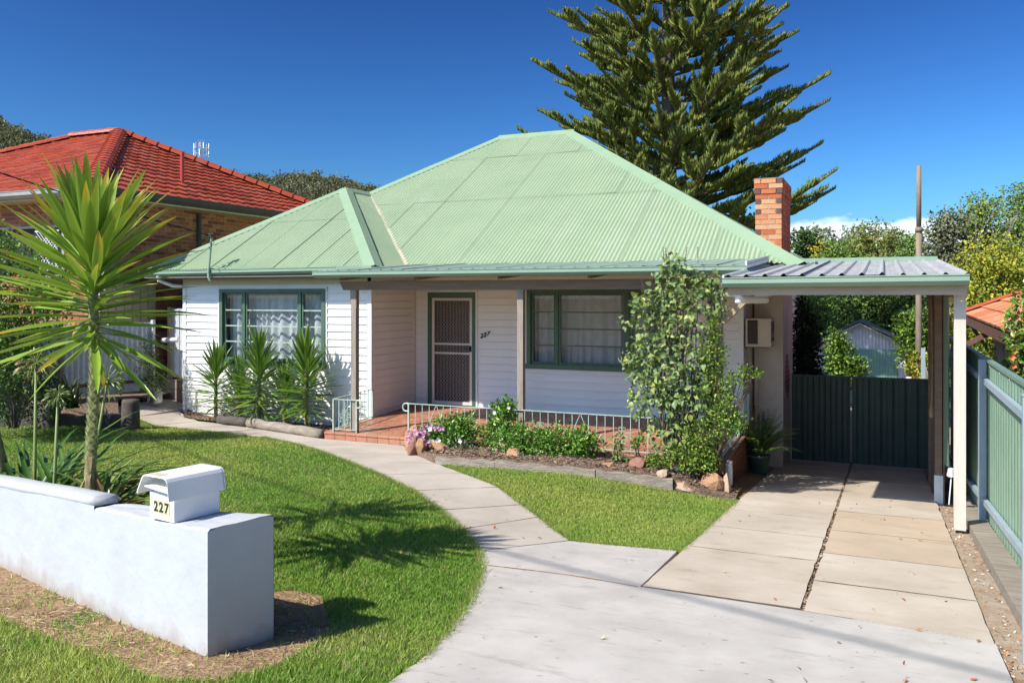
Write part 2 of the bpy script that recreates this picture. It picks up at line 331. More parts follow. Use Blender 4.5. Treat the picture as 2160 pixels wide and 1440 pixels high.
def unit(a): return a / np.maximum(np.linalg.norm(a, axis=-1, keepdims=True), 1e-9)
def leaf_cards(P, D, N, L, W, C, fold=0.25, droop=0.15):
    """folded four-point leaves: base, two shoulders, tip. Returns V, F, C"""
    n = len(P); D = unit(D); S = unit(np.cross(D, N)); U = np.cross(S, D)
    L = np.asarray(L).reshape(-1, 1) * np.ones((n, 1)); W = np.asarray(W).reshape(-1, 1) * np.ones((n, 1))
    V = np.empty((n, 4, 3)); V[:, 0] = P
    mid = P + D * L * 0.45 + U * L * 0.04
    V[:, 1] = mid + S * W * 0.5 + U * W * fold; V[:, 3] = mid - S * W * 0.5 + U * W * fold
    V[:, 2] = P + D * L - U * L * droop
    b = np.arange(n)[:, None] * 4
    F = np.concatenate([b + np.array([[0, 1, 2]]), b + np.array([[0, 2, 3]])], 0)
    return V.reshape(-1, 3), F, np.repeat(C, 4, axis=0)
def big_leaves(P, D, N, L, W, C, fold=0.18, droop=0.2):
    """eight-point broad leaves with a midrib fold"""
    n = len(P); D = unit(D); S = unit(np.cross(D, N)); U = np.cross(S, D)
    L = np.asarray(L).reshape(-1, 1) * np.ones((n, 1)); W = np.asarray(W).reshape(-1, 1) * np.ones((n, 1))
    def pt(t, w, up): return P + D * L * t + S * W * w + U * (W * up - L * droop * t * t)
    V = np.stack([pt(0, 0, 0), pt(.22, .46, fold), pt(.6, .38, fold), pt(1, 0, 0), pt(.6, -.38, fold), pt(.22, -.46, fold), pt(.42, 0, 0)], 1)
    b = np.arange(n)[:, None] * 7
    tri = [[0, 1, 6], [1, 2, 6], [2, 3, 6], [3, 4, 6], [4, 5, 6], [5, 0, 6]]
    F = np.concatenate([b + np.array([t]) for t in tri], 0)
    return V.reshape(-1, 3), F, np.repeat(C, 7, axis=0)
def jitter_cols(n, cols, weights=None, var=0.18):
    cols = np.array(cols); i = rng.choice(len(cols), n, p=weights)
    return cols[i] * (1 + rng.normal(0, var, (n, 1)))
def rand_dirs(n):
    return unit(rng.normal(0, 1, (n, 3)))

# ------------------------------------------------------------------ terrain
def sm(t): t = max(0.0, min(1.0, t)); return t * t * (3 - 2 * t)
def G(X, Y):
    """height of the ground: the block falls gently to the house, the drive falls faster on the right"""
    L = .2575 - .045 * min(Y, 12.4)
    if Y < 16: D = .423 - .081 * Y
    else: D = .423 - .081 * 16 - .05 * (min(Y, 60) - 16)
    x0 = -5 + sm((Y - 7.5) / 3)
    s = sm((X - x0) / 2.4)
    z = L * (1 - s) + D * s
    if X < -11.5 and Y > 9: z += 0.3 * sm((-11.9 - X) / 1.6) * sm((Y - 9) / 2)
    if Y > 17: z = z * (1 - sm((Y - 17) / 10)) + D * sm((Y - 17) / 10)
    if Y < -3: z = z * (1 - sm((-3 - Y) / 10)) + 0.42 * sm((-3 - Y) / 10)
    return z
def hill(X, Y):
    """wooded range to the north-west"""
    d = math.hypot(X, Y)
    if d < 110: return 0.0
    az = math.degrees(math.atan2(-X, Y))                 # left of the depth direction
    prof = 54 * math.exp(-((az - 58) / 10) ** 2) + 40 * math.exp(-((az - 78) / 14) ** 2) + 28 * math.exp(-((az - 42.5) / 9) ** 2) + 28 * math.exp(-((az - 31) / 10) ** 2) + 9 * math.exp(-((az - 10) / 22) ** 2)
    k = sm((d - 110) / 230)
    return prof * k * (1 + 0.025 * math.sin(az * 0.9))

def sheet(poly, step, zoff, name, m, thick=0.0, parent=None, hf=G, wob=0.0):
    """a sheet over a plan outline that follows the ground, with an optional skirt of real thickness"""
    xs = [p[0] for p in poly]; ys = [p[1] for p in poly]
    edge = []
    for i, p in enumerate(poly):
        q = poly[(i + 1) % len(poly)]; k = max(1, int(math.hypot(q[0]-p[0], q[1]-p[1]) / step))
        for j in range(k): edge.append((p[0] + (q[0]-p[0]) * j / k, p[1] + (q[1]-p[1]) * j / k))
    ne = len(edge); pts = [Vector(e) for e in edge]
    def inside(x, y):
        c = False
        for i in range(ne):
            x1, y1 = edge[i]; x2, y2 = edge[i - 1]
            if (y1 > y) != (y2 > y) and x < (x2 - x1) * (y - y1) / (y2 - y1) + x1: c = not c
        return c
    y = min(ys) + step / 2; r = 0
    while y < max(ys):
        x = min(xs) + step / 2 * (1 + r % 2)
        while x < max(xs):
            if inside(x, y) and min((x-a)**2 + (y-b)**2 for a, b in edge) > (step * .4) ** 2: pts.append(Vector((x, y)))
            x += step
        y += step; r += 1
    vs, es, fs, *_ = delaunay_2d_cdt(pts, [(i, (i + 1) % ne) for i in range(ne)], [], 1, 1e-5)
    b = MB(); top = [(v.x, v.y, hf(v.x, v.y) + zoff + (wob * math.sin(v.x*3.1+v.y*1.7) if wob else 0)) for v in vs]
    faces = []
    for f in fs:
        f = list(f); a = [top[i] for i in f]
        ar = sum(a[i][0]*a[(i+1) % len(a)][1] - a[(i+1) % len(a)][0]*a[i][1] for i in range(len(a)))
        faces.append(tuple(f if ar > 0 else f[::-1]))
    b.add(top, faces)
    if thick:
        n0 = len(b.v); e3 = [(x, y, hf(x, y) + zoff) for x, y in edge]
        b.v += e3 + [(x, y, z - thick) for x, y, z in e3]
        sg = sum(edge[i][0]*edge[(i+1) % ne][1] - edge[(i+1) % ne][0]*edge[i][1] for i in range(ne)) > 0
        for i in range(ne):
            j = (i + 1) % ne; q = (n0+i, n0+ne+i, n0+ne+j, n0+j); b.f.append(q if sg else q[::-1])
    return b.build(name, m, parent)
# ------------------------------------------------------------------ ground to the horizon, hill, concrete, lawns
def build_ground():
    xs = sorted(set([-900, -700, -550, -430, -340, -280, -230, -190, -155, -125, -100, -80, -60, -45, -35, -28] + [x * 1.0 for x in range(-22, 9)] + [12, 17, 24, 34, 48, 70, 100, 150, 220, 330, 500, 700]))
    ys = sorted(set([-600, -300, -150, -70, -35, -15, -8] + [y * 1.0 for y in range(-4, 34)] + [38, 44, 52, 62, 75, 90, 110, 130, 155, 180, 210, 245, 285, 330, 380, 440, 520, 640, 800, 1000]))
    def h(x, y): return G(x, y) - 0.09 + hill(x, y)
    v = [(x, y, h(x, y)) for y in ys for x in xs]; n = len(xs)
    f = [(j*n+i, j*n+i+1, (j+1)*n+i+1, (j+1)*n+i) for j in range(len(ys)-1) for i in range(n-1)]
    o = MB().add(v, f).build('ground', M['ground'], None, True); structure(o)
build_ground()

APRON = [(-2.276,3.5),(-2.30,3.99),(-2.391,4.462),(-2.553,5.103),(-2.832,5.887),(-3.06,6.3),(-3.15,6.48),(-2.64,7.313),(-2.2,7.36),(-1.67,7.46),(-1.645,6.10),(-.515,6.075),(.632,5.945),(.64,5.2),(.66,3.4),(.9,1.5),(1.1,-2.5),(-3.2,-2.5),(-2.6,1.5)]
drive = thing('driveway', None, None, (-.5, 8, 0), kind='structure')
sheet(APRON, .45, 0.0, 'apron_slab', M['conc'], .1, drive)
def slab(parent, x0, x1, y0, y1, m, name='slab', z=0.0):
    c = [(x0,y0),(x1,y0),(x1,y1),(x0,y1)]
    return sheet(rough(c), .6, z, name, m, .1, parent)
def rough(c, s=.14, a=.006):
    """a slab outline with worn, slightly crumbled edges"""
    out = []
    for i, p in enumerate(c):
        q = c[(i+1) % len(c)]; L = math.hypot(q[0]-p[0], q[1]-p[1]); k = max(1, int(L/s)); nx, ny = -(q[1]-p[1])/L, (q[0]-p[0])/L
        for j in range(k):
            e = 0 if j == 0 else max(0, rnd.gauss(.001, a)); out.append((p[0]+(q[0]-p[0])*j/k + nx*e, p[1]+(q[1]-p[1])*j/k + ny*e))
    return out
yl = [6.125, 7.72, 8.83, 9.95, 10.9, 12.3, 13.7, 15.1, 16.6]
for i in range(len(yl)-1):
    a, b_ = yl[i] + .014, yl[i+1] - .014
    slab(drive, -1.635, -.525, a, b_, M['conc2'], z=rnd.uniform(0, .002))
for i, (a, b_) in enumerate([(6.085, 7.0), (7.01, 8.1), (8.11, 9.3), (9.31, 10.6), (10.61, 12.1), (12.11, 13.6), (13.61, 15.1), (15.11, 16.6)]):
    cm = M['conc3'] if 1 < i < 4 else M['conc2']
    if i == 0: sheet(rough([(-.495,6.092),(.625,5.965),(.625,b_-.014),(-.495,b_-.014)]), .6, 0, 'slab', cm, .1, drive)
    else: slab(drive, -.495, .625, a + .010, b_ - .014, cm, z=rnd.uniform(0, .002))
jn = MB(); jp = [(-2.99,6.07),(-2.75,6.10),(-2.5,6.125),(-2.2,6.14),(-1.95,6.12),(-1.66,6.085)]
for i in range(len(jp)-1):
    (x0,y0),(x1,y1) = jp[i], jp[i+1]; w = .006 + .004*(i % 2)
    jn.add([(x0,y0-w,G(x0,y0)+.003),(x1,y1-w,G(x1,y1)+.003),(x1,y1+w,G(x1,y1)+.003),(x0,y0+w,G(x0,y0)+.003)], [(0,1,2,3)])
jn.build('control_joint', M['soil'], drive)
# dark packed dirt in the joint
sheet([(-.526,6.1),(-.494,6.1),(-.494,16.6),(-.526,16.6)], .8, -.02, 'joint_dirt', M['joint'], 0, drive)
for y in yl[:-1]: sheet([(-1.63,y-.03),(-.53,y-.03),(-.53,y+.03),(-1.63,y+.03)], .8, -.003, 'joint_dirt', M['joint'], 0, drive)
for y in (6.09,7.005,8.105,9.305,10.605,12.105,13.605,15.105): sheet([(-.49,y-.03),(.62,y-.03),(.62,y+.03),(-.49,y+.03)], .8, -.003, 'joint_dirt', M['joint'], 0, drive)
sheet([(-1.72,10.9),(-1.63,10.9),(-1.60,14.6),(-2.1,14.6),(-2.1,11.7)], .5, -.004, 'dirt_strip', M['soil'], 0, drive)

path = thing('garden_path', None, None, (-5, 9, 0), kind='structure')
PL = [(-3.15,6.48),(-3.629,7.102),(-4.154,7.65),(-4.847,8.259),(-5.755,8.993),(-6.72,9.67),(-7.502,10.2),(-8.264,10.633),(-9.366,11.10),(-10.417,11.30),(-11.252,11.35),(-12.0,11.40),(-12.6,11.45)]
PR = [(-2.64,7.313),(-3.26,8.10),(-3.60,8.45),(-4.12,8.98),(-4.90,9.58),(-5.60,10.12),(-6.20,10.65),(-6.85,11.40),(-8.45,11.42),(-9.9,12.05),(-10.9,12.20),(-11.9,12.30),(-12.6,12.5)]
for i in range(len(PL)-1):
    def sh(a, b, t): return (a[0] + (b[0]-a[0])*t, a[1] + (b[1]-a[1])*t)
    q = [sh(PL[i], PL[i+1], .015), sh(PL[i], PL[i+1], .985), sh(PR[i], PR[i+1], .985), sh(PR[i], PR[i+1], .015)]
    sheet(rough(q, .14, .005) if i < 8 else q, .4, rnd.uniform(0, .002), 'slab', M['pathc'], .1, path)
for i in range(1, len(PL)-1):
    a = Vector(PL[i]); c = Vector(PR[i]); d = Vector((-(c-a).y, (c-a).x)).normalized()*.03; e_ = (c-a).normalized()*.02
    sheet([tuple(a-d+e_), tuple(c-d-e_), tuple(c+d-e_), tuple(a+d+e_)], .5, -.004, 'joint_dirt', M['joint'], 0, path)
sheet([(-12.6,11.3),(-12.72,12.5),(-12.72,16),(-13.4,16),(-13.35,11.9),(-13.0,11.2)], .6, -.01, 'slab', M['pathc'], .1, path)
# crack across the last path slab
ck = MB(); cp = [(-3.02,7.72),(-2.98,7.83),(-3.03,7.90),(-2.99,8.02),(-3.01,8.12),(-2.97,8.16)]
for i in range(len(cp)-1):
    (x0,y0),(x1,y1) = cp[i], cp[i+1]; w = .013 * (1 - abs(i-2)/4)
    ck.add([(x0-w,y0,G(x0,y0)+.003),(x0+w,y0,G(x0,y0)+.003),(x1+w,y1,G(x1,y1)+.003),(x1-w,y1,G(x1,y1)+.003)], [(0,1,2,3)])
ck.build('crack', M['dark'], path)

# the white wall by the street
WA = Vector((-3.33, 3.51)); WD = Vector((-.966, .258)); WP = Vector((.258, .966))
def wf(s): return WA + WD * s
def wt(s): return .42 - .205 * s if s < 1.3 else .155
LAWN = [(-3.2,4.0), (-3.1,3.6), (-2.85,3.6), (-2.42,3.2), (-2.28,3.5)] + APRON[1:6] + PL + [(-12.5,10.7),(-12.9,9.9),(-14.2,9.2),(-15.5,8.6),(-15.5,6.4),tuple(wf(9)+WP*.16),tuple(wf(5)+WP*.16),tuple(wf(1.3)+WP*.16),tuple(wf(0)+WP*.44)]
lawn = structure(sheet(LAWN, .4, -.012, 'lawn', M['turf']))
LAWN2 = [(-2.64,7.33),(-2.2,7.38),(-1.66,7.47),(-1.645,9.0),(-1.64,10.66),(-2.1,10.6),(-2.43,10.56),(-3.2,10.38),(-3.98,10.20),(-5.46,10.03),(-4.90,9.60),(-4.12,9.0),(-3.62,8.47),(-3.27,8.12)]
lawn2 = structure(sheet(LAWN2, .35, -.012, 'small_lawn', M['turf']))
VERGE = [(-2.43,3.19),(-2.86,3.59),(-3.1,3.59),(-3.6,3.62),(-4.7,3.88),(-5.4,4.06),(-6.5,4.36),(-9,5.0),(-12,5.8),(-12,2.0),(-9,1.2),(-5,0.2),(-3.4,-1.0),(-2.75,1.0),(-2.45,2.2),(-2.30,3.3)]
verge = structure(sheet(VERGE, .35, -.012, 'verge_lawn', M['turf']))
DIRT = [(-3.06,4.25),(-2.97,3.95),(-2.92,3.55),(-3.05,3.28),(-3.3,3.16),(-3.65,3.25),(-4.17,3.36),(-4.72,3.45),(-5.42,3.62),(-7,4.1),(-9,4.65),(-12,5.5),(-12,6.0),tuple(wf(5)+WP*.1),tuple(wf(1.3)+WP*.1),(-3.75,4.75),(-3.5,4.75)]
structure(sheet(DIRT, .3, -.007, 'bare_soil', M['soil'], wob=.006))
GRAV = [(.635,5.95),(.645,5.2),(.66,3.4),(.75,2.2),(2.0,2.2),(2.0,14),(1.4,16.6),(.64,16.6)]
structure(sheet(GRAV, .5, -.03, 'gravel_strip', M['gravel'], wob=.008))
structure(sheet([(.64,16.6),(3,16.6),(3,30),(-6,30),(-6,16.6)], 1.5, -.03, 'back_yard', M['gravel']))
BED = [(-6.25,10.72),(-5.68,10.2),(-5.5,10.12),(-3.98,10.28),(-2.43,10.66),(-2.1,10.68),(-1.68,10.78),(-1.72,11.5),(-1.9,11.45),(-6.9,11.43)]
def bedh(x, y): return G(x, y) + .12 * sm((x + 6.4) / .8) * sm((-1.7 - x) / .8) + .05 * sm((y - 10.4) / .8) * sm((x + 6) / 2)
structure(sheet(BED, .25, 0.0, 'garden_bed', M['mulch'], .35, hf=bedh))
BED2 = [(-8.46,11.46),(-8.46,12.75),(-12.6,12.75),(-12.3,12.3),(-11.9,12.33),(-10.9,12.23),(-9.9,12.08)]
structure(sheet(BED2, .3, .03, 'wing_garden_bed', M['mulch']))
structure(sheet([(-12.2,10.75),(-12.7,10.05),(-14.2,9.3),(-15.6,8.7),(-15.6,13.0),(-13.3,13.0),(-13.2,11.6)], .5, .12, 'raised_bed', M['mulch']))

# ------------------------------------------------------------------ the weatherboard house
H = thing('weatherboard_house', 'white weatherboard house with light green corrugated hip roof and tiled front verandah', 'house', (-7.5, 14, -.3))
WY, MY = 12.73, 14.27                    # front faces of the wing and of the main wall
XL, XR, XE = -12.66, -8.32, -2.13        # left wall, return wall, right end
EXPO = .1365

_bm = {}
def board_mesh(L):
    k = round(L, 3)
    if k not in _bm:
        h = EXPO; pr = [(0, 0), (-.029, 0), (-.029, .014), (-.017, .022), (-.010, h - .002), (0, h - .002)]   # y outwards is negative
        _bm[k] = MB().prism([(0, y, z) for y, z in pr], (L, 0, 0)).mesh('board', M['board'])
    return _bm[k]
def boards(parent, org, ang, length, z0, z1, openings=()):
    """rows of lapped boards; org is the left end of the wall line, openings (u0, u1, z0, z1)"""
    n = int((z1 - z0) / EXPO)
    for i in range(n):
        z = z0 + i * EXPO; cuts = [(0.0, length)]
        for (a, b, c, d) in openings:
            if z + EXPO * .6 > c and z + EXPO * .4 < d:
                nx = []
                for (p, q) in cuts:
                    if b <= p or a >= q: nx.append((p, q)); continue
                    if a - p > .03: nx.append((p, a))
                    if q - b > .03: nx.append((b, q))
                cuts = nx
        for (p, q) in cuts:
            link('weatherboard', board_mesh(q - p), parent, (org[0] + math.cos(ang) * p, org[1] + math.sin(ang) * p, z + rnd.uniform(-.0015, .0015)), (0, 0, ang))
WIN1 = (-11.745, -9.275, .80, 2.21)      # wing window outer frame x0, x1, z0, z1
WIN2 = (-5.955, -3.485, .78, 2.19)
DOOR = (-8.01, -7.0, -.02, 2.145)
boards(H, (XL + .03, WY, 0), 0, XR - XL - .06, -.20, 2.31, [(WIN1[0]-XL-.06, WIN1[1]-XL, WIN1[2]-.01, WIN1[3]+.05)])
boards(H, (XR, WY + .03, 0), math.pi/2, MY - WY - .06, -.09, 2.50, [])
boards(H, (XR + .03, MY, 0), 0, XE - XR - .06, -.02, 2.50, [(DOOR[0]-XR-.06, DOOR[1]-XR, -1, DOOR[3]+.05), (WIN2[0]-XR-.06, WIN2[1]-XR, WIN2[2]-.03, WIN2[3]+.05)])
boards(H, (XE, MY + .03, 0), math.pi/2, .6, -.60, 2.50)
# backing wall with openings, corner boards, frieze
b = MB()
def backing(x0, x1, y, z0, z1, op):
    xs = [x0] + [q for o_ in op for q in (o_[0], o_[1])] + [x1]
    for i in range(0, len(xs), 2): b.box(xs[i], xs[i+1], y + .002, y + .1, z0, z1)
    for o_ in op: b.box(o_[0], o_[1], y + .002, y + .1, z0, o_[2]); b.box(o_[0], o_[1], y + .002, y + .1, o_[3], z1)
backing(XL, XR, WY, -.5, 2.5, [(WIN1[0]+.06, WIN1[1]-.06, WIN1[2]+.05, WIN1[3]-.05)])
backing(XR - .1, XE, MY, -.9, 2.6, [(DOOR[0]+.04, DOOR[1]-.04, -.9, DOOR[3]-.05), (WIN2[0]+.06, WIN2[1]-.06, WIN2[2]+.05, WIN2[3]-.05)])
b.box(XR-.1, XR-.002, WY + .1, MY, -.5, 2.6); b.box(XL, XL+.1, WY+.1, 24.4, -.5, 2.5); b.box(XE-.1, XE-.002, MY+.1, 24.4, -1.2, 2.55); b.box(XL, XE, 24.3, 24.4, -1.2, 2.5)
b.build('wall', M['trimwhite'], H)
t = MB()
t.box(XL-.03, XL+.05, WY-.03, WY+.05, -.22, 2.30); t.build('corner_board', M['trimwhite'], H)
MB().box(XR-.055, XR+.03, WY-.03, WY+.05, -.22, 2.45).build('corner_board', M['trimwhite'], H)
MB().box(XE-.06, XE+.03, MY-.03, MY+.05, -.62, 2.5).build('corner_board', M['trimwhite'], H)
MB().bar((XR+.018, MY-.018, -.05), (XR+.018, MY-.018, 2.5), .03, .03).build('corner_bead', M['frieze'], H)
MB().box(XL-.02, XR+.025, WY-.03, WY, 2.29, 2.425).build('frieze_board', M['frieze'], H)
# soffit and barge
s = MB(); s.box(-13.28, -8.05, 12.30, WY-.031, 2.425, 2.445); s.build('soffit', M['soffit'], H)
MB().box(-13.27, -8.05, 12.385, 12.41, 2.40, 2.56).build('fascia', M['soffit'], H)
MB().box(-8.02, -1.2, 13.5, 14.25, 2.52, 2.535).build('soffit', M['frieze'], H)

# --- windows
def window(W, y, side, pulled):
    x0, x1, z0, z1 = W
    f = MB()                                                     # outer frame: head, sill, jambs
    f.box(x0, x1, y-.05, y+.08, z1-.06, z1); f.box(x0-.03, x1+.03, y-.075, y+.08, z0-.02, z0+.065)
    f.box(x0, x0+.075, y-.05, y+.08, z0+.065, z1-.06); f.box(x1-.075, x1, y-.05, y+.08, z0+.065, z1-.06)
    w = f.build('window', M['greentrim'], H)
    t = MB()                                                     # white moulding round the frame
    t.box(x0-.035, x0-.002, y-.034, y, z0-.02, z1+.03); t.box(x1+.002, x1+.035, y-.034, y, z0-.02, z1+.03); t.box(x0-.035, x1+.035, y-.036, y, z1+.002, z1+.032)
    t.build('window_trim', M['trimwhite'], w)
    iz0, iz1 = z0+.065, z1-.06
    ix0, ix1 = x0+.075, x1-.075; c0, c1 = ix0 + .48, ix1 - .48
    for (p, q) in ((ix0, c0), (c0 + .05, c1 - .05), (c1, ix1)):
        sa = MB(); e = .042
        sa.box(p, p+e, y, y+.045, iz0, iz1); sa.box(q-e, q, y, y+.045, iz0, iz1); sa.box(p+e, q-e, y, y+.045, iz0, iz0+e); sa.box(p+e, q-e, y, y+.045, iz1-e, iz1)
        sa.build('sash', M['greentrim'], w)
        h = (iz1 - iz0 - 2*e)
        for k in (1, 2, 3):
            zc = iz0 + e + h * k / 4; MB().box(p+e, q-e, y+.004, y+.034, zc-.011, zc+.011).build('glazing_bar', M['greentrim'] if side else M['rail'], w)
        for k in range(4):
            za, zb = iz0+e+h*k/4+.011, iz0+e+h*(k+1)/4-.011
            tl = rnd.uniform(-.0016, .0016)
            MB().add([(p+e, y+.02, za), (q-e, y+.02+tl, za), (q-e, y+.02+tl, zb), (p+e, y+.02, zb)], [(0,1,2,3)]).build('pane', M['glass'], w)
    f2 = MB(); f2.box(c0, c0+.05, y-.02, y+.06, iz0, iz1); f2.box(c1-.05, c1, y-.02, y+.06, iz0, iz1); f2.build('mullion', M['greentrim'], w)
    # net curtain hanging in folds
    n = 260; vs = []; fs = []; gx0, gx1 = ix0, ix1
    for i in range(n + 1):
        u = i / n; x = gx0 + (gx1-gx0) * u
        yy = y + .17 + .026*math.sin(u*88+2*math.sin(u*17)) + .012*math.sin(u*41+1)
        vs += [(x, yy, z0), (x + .004*math.sin(u*40), yy, (z0+z1)/2), (x, y+.17 + .5*(yy-y-.17), z1)]
    for i in range(n):
        for k in (0, 1): fs.append((3*i+k, 3*i+3+k, 3*i+4+k, 3*i+1+k))
    MB().add(vs, fs).build('curtain', M['curtain'], w, True)
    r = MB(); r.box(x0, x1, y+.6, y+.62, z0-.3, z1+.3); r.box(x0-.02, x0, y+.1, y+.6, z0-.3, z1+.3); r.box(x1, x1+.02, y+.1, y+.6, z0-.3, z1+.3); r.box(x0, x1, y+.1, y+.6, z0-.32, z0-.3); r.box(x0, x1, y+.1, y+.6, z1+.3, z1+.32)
    r.build('dark_room_box', M['dark'], w)  # added dark box behind the window, keeps light from leaking in
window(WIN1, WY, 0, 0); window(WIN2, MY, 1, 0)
# window apron moulding under the verandah window
MB().box(WIN2[0]-.06, WIN2[1]+.06, MY-.04, MY-.026, WIN2[2]-.075, WIN2[2]-.022).build('sill_moulding', M['trimwhite'], H)

# --- front door with security screen
x0, x1, z0, z1 = DOOR
d = MB(); d.box(x0, x0+.085, MY-.05, MY+.1, z0, z1); d.box(x1-.06, x1, MY-.05, MY+.1, z0, z1); d.box(x0+.085, x1-.06, MY-.05, MY+.1, z1-.1, z1)
dr = d.build('front_door', M['greentrim'], H)
tr = MB(); tr.box(x0-.04, x0-.002, MY-.036, MY, z0, z1+.04); tr.box(x1+.002, x1+.045, MY-.036, MY, z0, z1+.04); tr.box(x0-.04, x1+.045, MY-.038, MY, z1+.002, z1+.042); tr.build('door_trim', M['trimwhite'], dr)
sx0, sx1, sz0, sz1 = x0+.09, x1-.065, .02, 2.04
f = MB(); e = .05
f.box(sx0, sx0+e, MY-.045, MY-.015, sz0, sz1); f.box(sx1-e, sx1, MY-.045, MY-.015, sz0, sz1)
for za, zb in ((sz0, sz0+.06), (.975, 1.01), (1.15, 1.185), (sz1-.05, sz1)): f.box(sx0+e, sx1-e, MY-.044, MY-.016, za, zb)
f.build('screen_frame', M['screendoor'], dr)
g = MB(); ncol = 24; gx0, gx1 = sx0+e, sx1-e; pit = (gx1-gx0)/ncol; y_ = MY-.03; zz = sz0+.05; step = .022
k = 0; w_ = .0022
while zz < sz1-.06:
    long = (k // 6) % 2 == 0; st = step * (1.7 if long else 1.0)
    for i in range(ncol + 1):
        s0 = ((i + k) % 2) * pit * .42; s1 = ((i + k + 1) % 2) * pit * .42
        a, b_ = gx0 + i*pit - pit*.2 + s0, gx0 + i*pit - pit*.2 + s1
        g.add([(a-w_, y_, zz), (a+w_, y_, zz), (b_+w_, y_, zz+st), (b_-w_, y_, zz+st)], [(0,1,2,3)])
    zz += st; k += 1
stuff(g.build('diamond_mesh', M['screendoor'], dr))
MB().box(x0+.05, x1-.05, MY+.05, MY+.09, 0, z1-.05).build('door_leaf', M['darkdoor'], dr)
hd = MB(); hd.box(sx1-.047, sx1-.006, MY-.052, MY-.045, 1.03, 1.14); hd.bar((sx1-.03, MY-.07, 1.09), (sx1-.14, MY-.07, 1.09), .015, .015); hd.bar((sx1-.03, MY-.05, 1.09), (sx1-.03, MY-.072, 1.09), .014, .014); hd.build('handle', M['black'], dr)
MB().box(x0-.02, x1+.02, MY-.06, MY+.08, -.04, .005).build('threshold', M['tile'], dr)

def text_mesh(s, size, name, m, parent, loc, rot, shear=0.0, ext=.002, bold=0.0):
    cu = bpy.data.curves.new(name, 'FONT'); cu.body = s; cu.size = size; cu.shear = shear; cu.extrude = ext; cu.offset = bold
    ob = bpy.data.objects.new(name, cu); COL.objects.link(ob)
    dg = bpy.context.evaluated_depsgraph_get(); me = bpy.data.meshes.new_from_object(ob.evaluated_get(dg))
    bpy.data.objects.remove(ob); me.name = name; me.materials.clear(); me.materials.append(m)
    return link(name, me, parent, loc, rot)
for i, ch in enumerate('227'):
    text_mesh(ch, .115, 'house_number', M['black'], H, (-6.905 + i*.068, MY-.028, 1.295 + i*.022), (R(90), 0, R(0)), .25, .004, .004)
MB().lathe((0,0,0), [(.02,0),(.03,.008),(.02,.02)], 10).build('porch_button', M['trimwhite'], H).location = (-8.62, WY-.03, 1.98)
bpy.data.objects['porch_button'].rotation_euler = (R(90), 0, 0)

# --- corrugated roof sheets
def corr(u, wl=.076, am=.0098): return am * math.cos(2 * math.pi * u / wl)
def rib(u, p=.2):
    t = (u % p) / p
    if t < .10: return .026 * t / .10
    if t < .20: return .026
    if t < .31: return .026 * (1 - (t - .20) / .11)
    return .002 if .5 < t < .54 or .72 < t < .76 else 0
def roof_plane(parent, O, U, V, poly, m, sheet_w=.76, rows=(), prof=corr, step=.0127, name='roof_sheet', lift=.006):
    O, U, V = Vector(O), Vector(U).normalized(), Vector(V).normalized(); N = U.cross(V).normalized()
    us = [p[0] for p in poly]; umin, umax = min(us), max(us)
    def span(u):
        ts = []
        for i in range(len(poly)):
            (a, c), (b_, d) = poly[i], poly[(i+1) % len(poly)]
            if (a <= u < b_) or (b_ <= u < a): ts.append(c + (d - c) * (u - a) / (b_ - a))
        return (min(ts), max(ts)) if len(ts) > 1 else None
    br = [-99] + list(rows) + [99]
    u0 = umin; k = 0
    while u0 < umax - .01:
        u1 = min(u0 + sheet_w, umax)
        for r in range(len(br) - 1):
            jit = rnd.uniform(-.05, .05) if rows else 0
            mb = MB(); prev = None; n = max(2, int((u1 + .03 - u0) / step)); tl = rnd.choice([.002, .003, .008, .011])
            for i in range(n + 1):
                u = u0 + (u1 + .03 - u0) * i / n; uc = min(max(u, umin + 1e-4), umax - 1e-4)
                sp = span(uc)
                if sp is None: prev = None; continue
                lo, hi = max(sp[0], br[r] + (0 if r == 0 else -.03)), min(sp[1], br[r+1])
                if hi - lo < .01: prev = None; continue
                h = prof(u)
                a = O + U*u + V*lo + N*(h + (lift if r else 0) + tl * (i/n) + .001)
                c = O + U*u + V*hi + N*(h + tl * (i/n))
                mb.v += [tuple(a), tuple(c)]; j = len(mb.v) - 2
                if prev is not None: mb.f.append((prev, j, j+1, prev+1))
                prev = j
            if mb.f:
                mb.build(name, m, parent, prof is corr)
        u0 = u1; k += 1
ZE = 2.58
R1, R2 = Vector((-8.75, 19.25, 6.05)), Vector((-6.89, 19.25, 6.05))
RA, RJ = Vector((-10.9, 15.65, 4.45)), Vector((-10.9, 16.62, 4.45))
EFL, EFR, EV = Vector((-13.3, 12.4, ZE)), Vector((-8.03, 12.4, ZE)), Vector((-8.03, 13.5, ZE))
ER, ERB, EBL = Vector((-1.14, 13.5, ZE)), Vector((-1.14, 25, ZE)), Vector((-13.3, 25, ZE))
def plane_uv(O, U, V, pts):
    O = Vector(O); U = Vector(U).normalized(); V = Vector(V).normalized()
    return [((Vector(p)-O).dot(U), (Vector(p)-O).dot(V)) for p in pts]
def upslope(e0, e1, apex):
    U = (Vector(e1)-Vector(e0)).normalized(); d = Vector(apex)-Vector(e0); return U, (d - U*d.dot(U)).normalized()
U, V = upslope(EV, ER, R2)
roof_plane(H, EV, U, V, plane_uv(EV, U, V, [EV, ER, R2, R1, RJ]), M['roof'], rows=(2.95, 5.35))
U, V = upslope(EFL, EFR, RA)
roof_plane(H, EFL, U, V, plane_uv(EFL, U, V, [EFL, EFR, RA]), M['roof'], rows=(2.1,))
U, V = upslope(EFR, EV, RJ)
roof_plane(H, EFR, U, V, plane_uv(EFR, U, V, [EFR, EV, RJ, RA]), M['roof'])
U, V = upslope(ER, ERB, R2)
